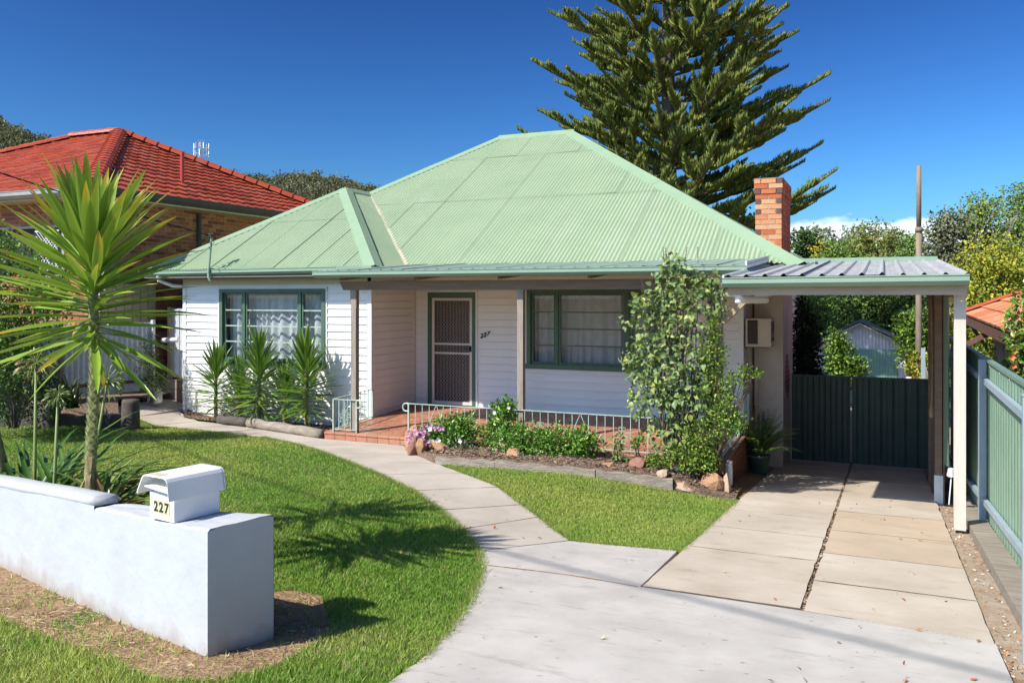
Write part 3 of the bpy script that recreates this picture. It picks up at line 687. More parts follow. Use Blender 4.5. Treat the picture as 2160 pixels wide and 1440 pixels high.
roof_plane(H, ER, U, V, plane_uv(ER, U, V, [ER, ERB, R2]), M['roof'], sheet_w=1.52, rows=(3.4,), step=.019)
rb = MB(); rb.add([EFL, RA, RJ, R1, EBL], [(0,1,2,3,4)][::-1]); rb.add([EBL, R1, R2, ERB], [(0,1,2,3)]); rb.build('rear_roof', M['roof'], H)
# dark underside so that no light gets in through the laps
ub = MB(); dz = Vector((0,0,-.05))
ub.add([p+dz for p in (EV, ER, R2, R1, RJ)], [(0,1,2,3,4)]); ub.add([p+dz for p in (EFL, EFR, RA)], [(0,1,2)]); ub.add([p+dz for p in (EFR, EV, RJ, RA)], [(0,1,2,3)]); ub.add([p+dz for p in (ER, ERB, R2)], [(0,1,2)])
ub.build('roof_underlay', M['soffit'], H)
def cap(name, p, q, w, n1, n2, m=None, up=.022, roll=True):
    """folded flashing along p-q; n1, n2 point down each roof plane"""
    p, q = Vector(p), Vector(q); n1, n2 = Vector(n1).normalized(), Vector(n2).normalized(); z = Vector((0,0,up)); mb = MB()
    L = (q-p).length; k = max(1, int(L/1.8)); d = (q-p).normalized()
    for i in range(k):
        a, b_ = p + (q-p)*(i/k), p + (q-p)*((i+1)/k) + d*.03; e = Vector((0,0,.004*(i % 2)))
        vs = [x + y + z + e for x in (a, b_) for y in (n1*w, n1*w*.18 + Vector((0,0,.010)), Vector((0,0,.014)), n2*w*.18 + Vector((0,0,.010)), n2*w)]
        vs += [a + n1*w, b_ + n1*w, a + n2*w, b_ + n2*w]
        mb.add(vs, [(0,1,6,5),(1,2,7,6),(2,3,8,7),(3,4,9,8),(10,0,5,11),(4,12,13,9)])
    return mb.build(name, m or M['cap'], H)
dF = Vector((0,-.856,-.517)); dB = Vector((0,.856,-.517)); dR = Vector((.856,0,-.517)); dL = Vector((-.8,0,-.6))
def down(pln_dir, along):                                          # direction in a plane, square to the ridge line
    a = Vector(along).normalized(); d = Vector(pln_dir); return (d - a*d.dot(a)).normalized()
cap('ridge_cap', R1 - Vector((.05,0,0)), R2 + Vector((.05,0,0)), .21, dF, dB, up=.028)
h = ER - R2; cap('hip_cap', R2, ER + h.normalized()*.05, .20, down(dF, h), down(dR, h), up=.03)
h = RJ - R1; cap('hip_cap', R1, RJ, .17, down(dF, h), down(dL, h))
h = EFR - RA; cap('hip_cap', RA, EFR, .17, down(dF, h), down(dR, h), up=.03)
h = EFL - RA; cap('hip_cap', RA, EFL, .15, down(dF, h), down(dL, h))
cap('ridge_cap', RA - Vector((0,.05,0)), RJ, .17, dR, dL)
h = EV - RJ; vg = MB(); a = RJ + Vector((0,0,.02)); c = EV + Vector((0,0,.02)); sd_ = Vector((.05,.03,0)); vg.add([a - sd_, a + sd_, c + sd_, c - sd_], [(0,3,2,1)]); vg.add([a-sd_, a-sd_-Vector((.0,0,.03)), c-sd_-Vector((0,0,.03)), c-sd_], [(0,1,2,3)]); vg.build('valley_gutter', M['frieze'], H)
MB().lathe((0,0,0), [(.09,-.3),(.09,0),(.13,.03)], 16).build('roof_vent', M['vent'], H)
rv = bpy.data.objects['roof_vent']; rv.location = (-7.82, 20.35, 5.85)
for k in range(22):
    a0 = 2*math.pi*k/22; v = MB(); pr = [(.15*math.sin(t), .17*math.cos(t)) for t in [1.75,1.35,.9,.45,.05]]
    vs = []
    for (r_, z_) in pr: vs += [(r_*math.cos(a0), r_*math.sin(a0), z_+.06), (r_*1.05*math.cos(a0+.19), r_*1.05*math.sin(a0+.19), z_+.06)]
    ob = v.add(vs, [(2*i, 2*i+1, 2*i+3, 2*i+2) for i in range(4)]).mesh('vane', M['vent'] if k % 2 else M['zinc'])
    lo = link('vane', ob, rv); lo.matrix_parent_inverse = Matrix.Identity(4)
# gutters
def gutter(parent, p, q, m, h=.105, w=.11, out=(0,-1,0), name='gutter'):
    p, q, o_ = Vector(p), Vector(q), Vector(out)
    pr = [(0,.0),(0,h*.9),(.004,h*.9),(.004,.006),(w*.55,.006),(w*.9,h*.42),(w*.86,h*.86),(w*1.0,h),(w*1.06,h),(w*1.06,h-.012),(w*.98,h*.8),(w,h*.40),(w*.62,0)]
    return MB().prism([p + o_*a + Vector((0,0,b_)) for a, b_ in pr], q - p).build(name, m, parent)
gutter(H, (-13.42, 12.39, 2.46), (-8.75, 12.39, 2.485), M['gutter'])
MB().box(-8.75, -8.02, 12.28, 12.39, 2.49, 2.60).build('gutter', M['gutter'], H)
gutter(H, (-1.06, 13.6, 2.5), (-1.06, 24.9, 2.5), M['gutter'], out=(1,0,0))
# electricity mast on the wing roof
ms = MB(); mx = -11.55; ms.tube([(mx, 12.24, 2.36), (mx-.03, 12.23, 2.42), (mx-.05, 12.25, 2.50), (mx-.04, 12.32, 3.20)], .022, 8)
mast = ms.build('service_mast', M['gutter'], H)
tt = MB(); tt.box(mx-.075, mx-.005, 12.27, 12.36, 3.18, 3.25); tt.tube([(mx-.10,12.3,3.24),(mx+.02,12.3,3.24)], .018, 6); tt.tube([(mx+.0,12.3,3.15),(mx+.09,12.25,3.08),(mx+.02,12.2,2.98),(mx-.06,12.3,2.94)], .006, 5); tt.tube([(mx-.1,12.3,3.2),(mx-.3,12.15,3.02),(mx-.35,12.1,2.9),(mx-.15,12.2,2.93)], .006, 5)
tt.build('insulator', M['black'], H)
MB().box(mx-.10, mx-.04, 12.27, 12.39, 2.54, 2.60).build('mast_bracket', M['gutter'], H)
# quad downpipe stub at the left eave
MB().tube([(-12.95,12.33,2.46),(-12.95,12.34,2.38),(-12.80,12.55,2.28),(-12.70,12.70,2.27)], .035, 8).build('downpipe', M['trimwhite'], H)
MB().tube([(-12.35,12.70,-.2),(-12.35,12.70,.22)], .02, 6).build('standpipe', M['zinc'], H)
# ------------------------------------------------------------------ tiled verandah (parts of the house)
DX0, DX1, DY0 = -8.37, -1.93, 11.45
def dz(y): return -.005 - .05 * (MY - y)                    # the deck falls to the front
b = MB(); b.add([(DX0, DY0, -1.1), (DX1, DY0, -1.1), (DX1, MY, -1.1), (DX0, MY, -1.1), (DX0, DY0, dz(DY0)-.012), (DX1, DY0, dz(DY0)-.012), (DX1, MY, dz(MY)-.012), (DX0, MY, dz(MY)-.012)], [(0,3,2,1),(4,5,6,7),(0,1,5,4),(1,2,6,5),(2,3,7,6),(3,0,4,7)])
b.build('verandah_slab', M['grout'], H)
tm = MB(); tw, td = .20, .098; y = DY0 + .105
while y < MY - .03:
    x = DX0 + .02 - rnd.random()*.12
    ye = min(y + td - .014, MY - .005)
    while x < DX1 - .25:
        if not (x + tw < XR + .05 and y > WY):
            q = rnd.uniform(.78, 1.15); z = rnd.uniform(0, .004); xa = max(x, (XR + .03) if y > WY - .1 else DX0); 
            h = lambda yy: dz(yy) + z
            tm.add([(xa, y, h(y)), (min(x+tw-.007, DX1-.24), y, h(y)), (min(x+tw-.007, DX1-.24), ye, h(ye)), (xa, ye, h(ye)), (xa, y, h(y)-.012), (min(x+tw-.007, DX1-.24), y, h(y)-.012)], [(0,1,2,3),(4,5,1,0)], (q, q*rnd.uniform(.9,1.08), q*rnd.uniform(.85,1.1)))
        x += tw
    y += td
stuff(tm.build('floor_tiles', M['tile'], H))
x = DX0; nose = MB(); k = 0
ris = {}
while x < DX1 - .03:
    q = rnd.uniform(.85, 1.1); w = min(.205, DX1 - x); c = (q, q*rnd.uniform(.93,1.05), q)
    MB().box(x+.004, x+w-.004, DY0-.016, DY0+.01, dz(DY0)-.15, dz(DY0)-.022, c).build('riser_tile', M['tile'], H)
    zt = dz(DY0)+.006
    MB().prism([(x+.003, DY0-.03, zt-.026), (x+.003, DY0+.10, zt-.026), (x+.003, DY0+.10, zt+.006), (x+.003, DY0-.012, zt+.004), (x+.003, DY0-.03, zt-.006)], (w-.006, 0, 0), c).build('nosing_tile', M['tile'], H)
    x += .205
y = DY0
while y < MY - .05:                                          # brick sides: end wall of the verandah
    c = [.42*rnd.uniform(.8,1.1), .15*rnd.uniform(.8,1.1), .09]
    MB().box(DX1-.23, DX1+.012, y+.005, min(y+.105, MY-.03), dz(y)-.02, dz(y)+.012, (.62*c[0]/.4, .8, .9)).build('edge_tile', M['tile'], H)
    y += .11
    
BR = {}
def brick_obj(parent, x, y, z, sx, sy, sz, col, m='brick', name='brick'):
    key = (round(sx,3), round(sy,3), round(sz,3), tuple(round(c*16) for c in col), m)
    if key not in BR:
        mb = MB(); a = .004
        mb.box(-sx/2, sx/2, -sy/2, sy/2, -sz/2, sz/2, col); BR[key] = mb.mesh('brick', M[m])
    return link(name, BR[key], parent, (x, y, z), (rnd.uniform(-.01,.01), 0, rnd.uniform(-.008,.008)))
REDS = [(.40,.13,.055),(.46,.17,.07),(.50,.21,.09),(.53,.25,.11),(.33,.10,.05),(.16,.07,.05)]
z = -.92
while z < -.20:
    y = DY0 + .1 + (.12 if int(z*100) % 2 else 0)
    while y < MY - .1:
        if z + .076 < dz(y) - .03: brick_obj(H, DX1 - .05, y + .115, z + .038, .11, .23, .076, (.30*rnd.uniform(.8,1.15), .115, .065))
        y += .24
    z += .086

# posts and beam
def post(name, x, y, z0, z1, w, m, label=None):
    o = MB().box(x-w/2, x+w/2, y-w/2, y+w/2, z0, z1).build(name, m, H); return o
post('verandah_post', -7.86, 11.56, -.16, 2.17, .095, M['post'])
post('verandah_post', -4.925, 11.56, -.16, 2.17, .095, M['post'])
post('verandah_post', -2.13, 11.56, -.16, 2.17, .085, M['post']); post('verandah_post', -2.02, 11.57, -.16, 2.17, .085, M['post'])
MB().prism([(-8.14, 11.52, 2.315), (-1.88, 11.52, 2.315), (-1.88, 11.52, 2.17), (-8.06, 11.52, 2.17)], (0, .075, 0)).build('verandah_beam', M['timber'], H)
MB().prism([(-7.92, 11.515, 2.17), (-7.80, 11.515, 2.17), (-7.80, 11.515, 1.88), (-7.875, 11.515, 1.88), (-7.92, 11.515, 1.97)], (0, .03, 0)).build('post_bracket', M['timber'], H)
for x in [-8.0, -6.6, -5.2, -3.8, -2.4, -1.75]:
    MB().bar((x, 11.36, 2.37), (x, 13.6, 2.55), .045, .09).build('rafter', M['timber'], H)
MB().bar((-1.98, 11.56, 1.72), (-1.55, 11.56, 2.14), .07, .12, (0, 1, 0)).build('post_brace', M['cbeam'], H)
# verandah roof
U = Vector((1,0,0)); V = Vector((0, 2.2, .17)).normalized()
roof_plane(H, (-8.42, 11.28, 2.475), U, V, [(0,0),(6.80,0),(6.80,2.2),(0.42,2.2)], M['verroof'], sheet_w=.8, prof=lambda u: rib(u)*.4, step=.02, name='verandah_roof_sheet')
MB().prism([(-8.42,11.3,2.468),(-1.63,11.3,2.468),(-1.63,13.5,2.635),(-8.0,13.5,2.635)], (0,0,.003)).build('roof_lining', M['cream'], H)
gutter(H, (-8.43, 11.30, 2.37), (-1.62, 11.30, 2.37), M['gutter'], h=.105)
MB().prism([(-1.63,11.2,2.43),(-1.63,13.5,2.60),(-1.63,13.5,2.70),(-1.63,11.2,2.53)], (.02,0,0)).build('roof_end_flashing', M['zinc'], H)
MB().tube([(-1.95,11.33,2.38),(-1.95,11.35,2.30),(-1.97,11.42,2.22),(-1.97,11.46,2.10),(-1.78,11.46,2.08),(-1.45,11.9,2.10),(-1.45,12.3,2.10)], .035, 8).build('downpipe', M['pvc'], H)
MB().tube([(-1.87,11.42,-.35),(-1.87,11.42,-.18),(-1.87,11.46,-.12)], .04, 8).build('drain_pipe', M['pvc'], H)
MB().tube([(-1.87,11.40,-.55),(-1.87,11.42,-.18)], .045, 8).build('drain_pipe', M['pvc'], H)
MB().tube([(-2.08,11.40,1.4),(-2.08,11.40,1.46)], .06, 10).build('meter_light', M['pvc'], H)
# wrought iron railings
def railing(p, q, loop0=False, loop1=False, pattern=()):
    p, q = Vector(p), Vector(q); d = (q-p).normalized(); L = (q-p).length; zt, zb = .53, .045
    Z = Vector((0,0,1)); n = max(1, round(L/.125)); st = L/n
    r = MB(); 
    r.bar(p+Z*zt, q+Z*zt, .032, .012); r.bar(p+Z*zb, q+Z*zb, .028, .010)
    rail = r.build('railing', M['rail'], H)
    for o in (p, q): MB().bar(o, o+Z*zt, .022, .022, d).build('railing_post', M['rail'], rail)
    def loop(o, s):
        pts = [o+Z*zt]; 
        for i in range(9):
            t = math.pi/2 - math.pi*i/8; pts.append(o + d*s*(.05 + .055*math.cos(t)) + Z*(zt-.06+.06*math.sin(t)))
        pts.append(o + Z*(zt-.12)); MB().tube(pts, .012, 6).build('railing_loop', M['rail'], rail)
    if loop0: loop(p, -1)
    if loop1: loop(q, 1)
    i = 1
    while i < n:
        o = p + d*(i*st); kind = pattern[i] if i < len(pattern) else 'b'
        if kind == 'b': MB().bar(o+Z*zb, o+Z*zt, .010, .010, d).build('baluster', M['rail'], rail)
        elif kind == 'd':
            m_ = MB(); zc = (zt+zb)/2
            for s in (-1, 1):
                m_.bar(o+Z*zt, o+d*(s*st*.86)+Z*zc, .009, .009, d.cross(Z)); m_.bar(o+d*(s*st*.86)+Z*zc, o+Z*zb, .009, .009, d.cross(Z))
            m_.build('diamond', M['rail'], rail)
        elif kind == 's':
            MB().bar(o+Z*zb, o+Z*zt, .010, .010, d).build('baluster', M['rail'], rail)
            m_ = MB()
            for (cx, cz) in ((-.028,.345),(.028,.345),(-.072,.275),(.072,.275),(-.060,.20),(.060,.20),(-.03,.13),(.03,.13)):
                pts = [o + d*(cx+.026*math.cos(t)) + Z*(cz+.026*math.sin(t)) for t in [2*math.pi*j/10 for j in range(9)]]
                m_.tube(pts, .0045, 5)
            for s in (-1, 1): m_.tube([o+Z*.30, o+d*(s*.04)+Z*.25, o+d*(s*.09)+Z*.245, o+d*(s*.04)+Z*.22, o+Z*.16, o+d*s*.03+Z*.10], .0045, 5)
            m_.build('scroll', M['rail'], rail)
        i += 1
zr = dz(11.5) + .005
PAT = list('bbbb') + ['d','b','b','b','s','b','b','b','b','b','b','b','b','b','s','b','b','b','d','b','b','b','b','s','b','b','d','b','b','s']
PAT = ['b','b','b','b','d','b','b','b','b','s','b','b','b','b','b','b','b','b','s','b','b','b','b','d','b','b','b','b','s','b','b','b','d','b','b','b']
railing((-6.82, 11.50, zr), (-2.0, 11.50, zr), True, False, PAT)
railing((-8.24, 11.50, zr), (-7.79, 11.50, zr), False, True, ['b','b','s','b'])
railing((-8.24, 11.53, zr), (-8.24, 12.66, zr + .05), False, False, ['b','b','b','s','b','d'])
railing((-2.0, 11.6, zr), (-2.0, 14.1, dz(14.1)), False, False, ['b','b','b','b','d','b','b','b','s','b','b','b','b','d'])

# chimney: rendered breast against the side wall, brick stack above
cb = MB(); cb.box(-2.12, -1.53, 14.75, 16.35, -1.15, 2.62); breast = cb.build('chimney_breast', M['render'], H)
MB().box(-1.985, -1.935, 14.715, 14.748, -.7, 2.5).build('cover_strip', M['render'], breast)
MB().tube([(-2.01,14.72,-.7),(-2.01,14.72,2.4)], .014, 6).build('conduit', M['acdark'], breast)
zc = .15
for i, (ya, yb) in enumerate([(15.35,15.5),(15.2,15.62),(15.1,15.7),(15.02,15.78),(15.0,15.8),(15.0,15.72),(15.06,15.66),(15.1,15.6),(15.2,15.5)]):
    zz = .30 + i*.086; y = ya
    while y < yb - .03:
        e = min(y + .22, yb); brick_obj(breast, -1.5285, (y+e)/2, zz+.038, .006, e-y-.01, .074, (.33*rnd.uniform(.8,1.1), .12, .07)); y += .23
stack = MB().box(-1.985, -1.565, 14.81, 16.20, 2.55, 4.06).build('chimney', M['mortar'], H)
CH = [(.60,.22,.09),(.64,.34,.17),(.54,.16,.065),(.50,.13,.05),(.62,.28,.13),(.15,.075,.06),(.40,.13,.06)]
z = 2.60; row = 0
while z < 4.03:
    corb = .018 if row >= 14 else 0
    xa, xb, ya, yb = -1.995-corb, -1.555+corb, 14.80-corb, 16.21+corb
    cuts = [xa, (xa+xb)/2, xb] if row % 2 else [xa, xa+(xb-xa)*.25, xa+(xb-xa)*.77, xb]
    for i in range(len(cuts)-1):
        c = CH[5] if (len(cuts) == 4 and i != 1 and rnd.random() < .45) else CH[rnd.choice([0,1,1,2,3,4,4])]
        brick_obj(stack, (cuts[i]+cuts[i+1])/2, ya+.055, z+.039, cuts[i+1]-cuts[i]-.014, .11, .074, c)
    y = ya + .11 + (.115 if row % 2 else 0) 
    if row % 2: brick_obj(stack, xb-.055, ya+.11+.055+.003, z+.039, .11, .10, .077, CH[rnd.choice([2,3,6])])
    while y < yb - .05:
        e = min(y+.23, yb); brick_obj(stack, xb-.055, (y+e)/2+.004, z+.039, .11, e-y-.011, .077, CH[rnd.choice([2,3,6,6,0])]); y += .24
    z += .086; row += 1
MB().box(-2.01, -1.54, 14.78, 16.23, z-.01, z+.004).build('chimney_cap', M['block'], stack)
fl = MB(); fl.box(-2.0,-1.545,14.77,16.24,2.50,2.60); fl.build('chimney_flashing', M['zinc'], stack)
cr = MB()                                                     # cricket flashing at the foot of the stack
cr.prism([(-2.35,14.79,2.93),(-1.99,14.79,2.60),(-2.0,14.79,2.98),(-2.2,14.79,3.12)], (0,-.012,0)); cr.box(-2.35,-1.98,14.77,14.80,2.84,3.0); cr.build('stepped_flashing', M['cap'], stack)
# the back of the house behind the chimney: rear verandah lattice
MB().box(-1.75,-1.58,19.4,19.46,.3,2.35).build('rear_screen', M['trimwhite'], H)

# air conditioner on the breast
ac = thing('air_conditioner', 'beige box air conditioner mounted on the side wall above the fern', 'air conditioner', (-1.86, 14.5, 1.25))
MB().box(-2.075,-1.675,14.28,14.745,1.245,1.705).build('casing', M['ac'], ac)
g = MB()
for i in range(15): g.box(-2.035,-1.885,14.262,14.279,1.30+i*.0245,1.316+i*.0245)
g.build('grille', M['acdark'], ac); MB().box(-2.04,-1.88,14.274,14.2795,1.29,1.68).build('grille_back', M['dark'], ac)
sg = MB(); sg.box(-1.674,-1.668,14.36,14.70,1.33,1.66); sg.build('side_grille', M['acdark'], ac)
MB().box(-1.668,-1.662,14.5,14.53,1.40,1.47).build('side_knob', M['ac'], ac)
MB().bar((-1.9,14.4,1.235),(-1.9,14.745,1.235),.4,.02).build('bracket', M['acdark'], ac)

# ------------------------------------------------------------------ carport
K = thing('carport', 'cream carport with ribbed metal roof and pale green gutter over the driveway', 'carport', (-.4, 12, -.5))
U = Vector((1,0,0)); cv = Vector((0, 5.1, .34)).normalized()
roof_plane(K, (-1.64, 9.76, 2.288), U, cv, [(0,0),(2.43,0),(2.43,5.1),(0,5.1)], M['zincroof'], sheet_w=.81, prof=rib, step=.0125)
MB().prism([(-1.64,9.8,2.278),(.79,9.8,2.278),(.79,14.85,2.616),(-1.64,14.85,2.616)], (0,0,.004)).build('roof_lining', M['zinc'], K)
gutter(K, (-1.66, 9.78, 2.17), (.80, 9.78, 2.185), M['gutter'], h=.11)
MB().box(-1.62,.79,9.80,9.85,2.085,2.20).build('front_beam', M['cbeam'], K)
MB().box(-1.62,-1.56,9.85,14.6,2.10,2.26).build('side_beam', M['cbeam'], K); MB().box(.70,.76,10.1,14.9,2.06,2.22).build('side_beam', M['timber'], K)
for y in (11.2, 12.6, 14.0): MB().bar((-1.56,y,2.24+(y-9.8)*.066),(.72,y,2.24+(y-9.8)*.066),.045,.07).build('purlin', M['timber'], K)
MB().prism([(-1.665,9.7,2.23),(-1.665,14.9,2.60),(-1.665,14.9,2.67),(-1.665,9.7,2.31)], (.022,0,0)).build('barge_flashing', M['zinc'], K)
MB().box(-1.62,.78,14.83,14.88,2.63,2.70).build('back_flashing', M['gutter'], K)
MB().box(.682,.792,10.0,10.10,-.38,2.085).build('carport_post', M['cpost'], K)
MB().box(.70,.77,10.015,10.085,-.55,-.38).build('post_stirrup', M['black'], K)
MB().tube([(-1.52,9.84,2.18),(-1.52,9.84,2.10),(-1.5,9.87,2.045),(-1.45,10.0,2.03),(-1.36,11.1,2.02)], [.035,.038,.045,.045,.04], 10).build('downpipe', M['pvc'], K)
MB().lathe((-1.51,9.86,2.02), [(.02,-.035),(.042,-.02),(.045,.03),(.03,.06)], 10).build('pipe_elbow', M['pvc'], K)
# side lining: green steel sheet, brown studs and a dark back sheet seen edge-on
U = Vector((0,1,0)); Vv = Vector((0,0,1))
roof_plane(K, (.70, 11.15, .02), U, Vv, [(0,.05),(.5,-.02),(.9,-.10),(.9,2.06),(0,2.03)], M['fence'], sheet_w=.9, prof=lambda u: rib(u,.25)*.5, step=.03, name='side_sheet')
MB().tube([(.73,11.13,-.03),(.73,11.12,.06)], [.05,.035], 8).build('pipe_end', M['zinc'], K)
MB().tube([(.70,11.05,-.35),(.73,11.13,-.03)], .008, 5).build('tie_wire', M['zinc'], K)
for y, m_ in ((12.15,'timber'),(12.9,'barge'),(13.9,'timber')): MB().box(.61,.69,y,y+.09,-.75,2.1).build('stud', M[m_], K)
MB().box(.70,.72,12.1,15.6,-.7,2.12).build('back_sheet', M['barge'], K)
MB().tube([(.585,12.6,2.05),(.60,12.5,1.2),(.585,12.4,.66)], .010, 6).build('hanging_rope', M['dryleaf'], K)
MB().lathe((.585,12.4,.56), [(.02,-.08),(.035,-.03),(.025,.05),(.012,.1)], 8).build('rope_knot', M['dryleaf'], K)
MB().box(.60,.70,12.1,12.2,-.62,-.22).build('stud_base', M['zinc'], K)

# ------------------------------------------------------------------ double gate
GY = 15.92; GT = thing('driveway_gate', 'dark green ribbed steel double gate across the driveway', 'gate', (-.4, GY, -.85))
def gprof(u): 
    t = (u % .19)/.19
    return .014 if t < .42 else (.014*(1-(t-.42)/.1) if t < .52 else (0 if t < .86 else .014*(t-.86)/.14))
for (a, b_) in ((-1.50,-.525),(-.50,.76)):
    lf = MB(); lf.box(a,b_,GY-.02,GY+.02,.635,.675); lf.box(a,b_,GY-.01,GY+.02,-.80,-.77); lf.box(a,a+.03,GY-.015,GY+.02,-.80,.635); lf.box(b_-.03,b_,GY-.015,GY+.02,-.80,.635)
    leaf_ = lf.build('gate_leaf', M['gateg'], GT)
    x = a
    while x < b_ - .02:
        w = min(.19, b_-x); n = 8; mb = MB(); vs = []
        for i in range(n+1): u = w*i/n; vs += [(x+u, GY-.02-gprof(u), -.84), (x+u, GY-.02-gprof(u), .64)]
        mb.add(vs, [(2*i, 2*i+2, 2*i+3, 2*i+1) for i in range(n)]); mb.build('gate_sheet', M['gateg'], leaf_); x += .19
MB().box(.76,.82,GY-.03,GY+.03,-.9,.70).build('gate_post', M['gateg'], GT)

# ------------------------------------------------------------------ green steel fence on the right
F_ = thing('steel_fence', 'pale green ribbed steel fence with blue grey posts beside the driveway', 'fence', (1.05, 9, -.35))
def fbase(y): return G(1.0, y) + .06
def ftop(y): return 1.36 - .0*(y)
def fx(y): return 1.06 - .02*max(0, (10.5-y)/5)
yy = 5.0; Lp = .19
while yy < 16:
    mb = MB(); vs = []; n = 7; w = Lp
    for i in range(n+1):
        t = i/n; off = 0 if t < .3 else (.022 if .42 < t < .88 else .011)
        y = yy + w*t; vs += [(fx(y)-off, y, fbase(y)), (fx(y)-off, y, ftop(y))]
    mb.add(vs, [(2*i, 2*i+1, 2*i+3, 2*i+2) for i in range(n)]); mb.build('fence_sheet', M['fence'], F_); yy += Lp
for y0, y1 in ((5.0,8.3),(8.3,10.5),(10.5,13.2),(13.2,16)):
    MB().bar((fx(y0)-.012,y0,ftop(y0)+.015),(fx(y1)-.012,y1,ftop(y1)+.015),.055,.03).build('top_rail', M['fence'], F_)
    MB().bar((fx(y0)-.055,y0,1.16),(fx(y1)-.055,y1,1.16),.045,.06).build('fence_rail', M['bluepost'], F_)
    MB().bar((fx(y0)-.055,y0,fbase(y0)+.22),(fx(y1)-.055,y1,fbase(y1)+.22),.045,.06).build('fence_rail', M['bluepost'], F_)
for y in (10.55, 13.3): MB().box(.955,1.03,y-.04,y+.04,G(1,y)-.1,1.38).build('fence_post', M['bluepost'], F_)
tag(MB().box(.745,.795,5.70,5.75,-.12,1.49).box(.74,.80,5.695,5.755,1.49,1.50).build('gate_post', M['bluepost']), 'lone blue grey steel post standing in front of the green fence at the right edge', 'post')
for y, zz in ((10.1,1.3),(9.3,1.3),(8.6,1.3)): MB().box(1.018,1.022,y,y+.012,ftop(y)-.03,ftop(y)-.018).build('screw', M['zinc'], F_)
sl = thing('fence_plinth', 'weathered grey timber plinth along the foot of the green steel fence', 'sleeper', (.98, 9, -.3))
for y0, y1 in ((4.2,6.9),(6.92,9.6),(9.62,12.4)):
    MB().bar((.93,y0,G(.93,y0)+.0),(.93,y1,G(.93,y1)+.0),.20,.13).build('plank', M['sleeper'], sl)
for i, (x, y, rz) in enumerate(((.99,12.75,.2),)):
    o = MB().box(-.115,.115,-.055,.055,0,.12,(.55,.25,.14)).build('brick', M['brick']); o.location = (x, y, G(x,y)+.10); o.rotation_euler = (0,0,rz); o.scale = (1.2,1.2,1.3)
    tag(o, 'single orange brick on the ground behind the carport post', 'brick')

# ------------------------------------------------------------------ street wall and letterbox
TW = thing('street_wall', 'white rendered low street wall with a thick square end', 'wall', (WA.x, WA.y, .05))
def wz0(s): return .10 + .027*s - .12
def wz1(s): return .813 - .062*s
def wall_mesh():
    ss = [0, .02] + [i*.1 for i in range(1, 13)] + [1.297]
    hs = 9; mb = MB(); vs = []
    def P(s, t, z): p = wf(s) + WP*t; return (p.x, p.y, z)
    # a dense skin with slightly uneven hand-trowelled faces
    ring = []
    for s in ss:
        T = wt(s); prof = []
        for j in range(hs+1): prof.append((0.0, wz0(s) + (wz1(s)-.012-wz0(s))*j/hs))
        prof.append((.012, wz1(s)))
        for j in range(1, 6): prof.append((.012 + (T-.024)*j/5, wz1(s) + .002*math.sin(j*2+s*5)))
        prof.append((T, wz1(s)-.014))
        for j in range(1, hs+1): prof.append((T, wz1(s)-.014 - (wz1(s)-.014-wz0(s))*j/hs))
        ring.append([P(s, t + .003*math.sin(s*5+z*3), z + (.004*math.sin(s*23)+.003*math.sin(s*57+1))*(z > wz0(s)+.5)) for t, z in prof])
    n = len(ring[0])
    for r_ in ring: vs += r_
    fs = [(i*n+j, i*n+j+1, (i+1)*n+j+1, (i+1)*n+j) for i in range(len(ring)-1) for j in range(n-1)]
    mb.add(vs, fs)
    # end face, gridded
    T = wt(0); gv = []; nu = 8
    for j in range(hs+1):
        for i in range(nu+1):
            z = wz0(0) + (wz1(0)-wz0(0))*j/hs; t = T*i/nu
            edge = (i in (0, nu)) or j == hs
            q = Vector(P(0, t, z)); bulge = .0 if edge else .004
            q -= Vector((WD.x, WD.y, 0))*bulge
            if j == hs: q.z = wz1(0) - (.011 if i in (0, nu) else -.001)
            gv.append(q)
    mb.add(gv, [(j*(nu+1)+i, (j+1)*(nu+1)+i, (j+1)*(nu+1)+i+1, j*(nu+1)+i+1) for j in range(hs) for i in range(nu)])
    return mb
wall_mesh().build('pier', M['wall'], TW)
pier_filler = MB(); a_, c_ = wf(.008), wf(1.28); q_ = [a_ + WP*.008, c_ + WP*.008, c_ + WP*(wt(1.28)-.008), a_ + WP*(wt(0)-.008)]
pier_filler.add([(p.x, p.y, -.1) for p in q_] + [(p.x, p.y, wz1(s) - .004) for p, s in zip(q_, (0, 1.28, 1.28, 0))], [(0,3,2,1),(4,5,6,7),(0,1,5,4),(1,2,6,5),(2,3,7,6),(3,0,4,7)]); pier_filler.build('pier_filler', M['wall'], TW)  # added filler inside the pier, blocks light at gaps in its skin
# the long part with a rounded coping
lw = MB(); vs = []; ss = [1.297 + i*.15 for i in range(52)]
for s in ss:
    z1 = wz1(s) + .025
    def P(t, z): p = wf(s) + WP*(t + .003*math.sin(s*5+z*3)); return (p.x, p.y, z)
    vs += [P(0, wz0(min(s,6))-.05), P(0, wz0(min(s,6))+.25), P(0, z1-.2), P(.0, z1-.01), P(.155, z1-.01), P(.155, -.1)]
n = 6; lw.add(vs, [(i*n+j, i*n+j+1, (i+1)*n+j+1, (i+1)*n+j) for i in range(len(ss)-1) for j in range(n-1)]); lw.build('wall_run', M['wall'], TW)
cp = MB(); vs = []
prof = [(.004,-.01),(-.004,.004),(-.006,.022),(.004,.038),(.03,.047),(.09,.050),(.14,.046),(.160,.034),(.163,.018),(.157,-.01)]
for s in [1.30 + i*.15 for i in range(52)]:
    z1 = wz1(s) - .012
    for t, z in prof:
        p = wf(s) + WP*t; vs.append((p.x, p.y, z1 + z + .028 + .002*math.sin(s*7+t*9)))
n = len(prof); cp.add(vs, [(i*n+j, i*n+j+1, (i+1)*n+j+1, (i+1)*n+j) for i in range(51) for j in range(n-1)] + [tuple(range(n-1,-1,-1))]); cp.build('coping', M['wall'], TW, True)

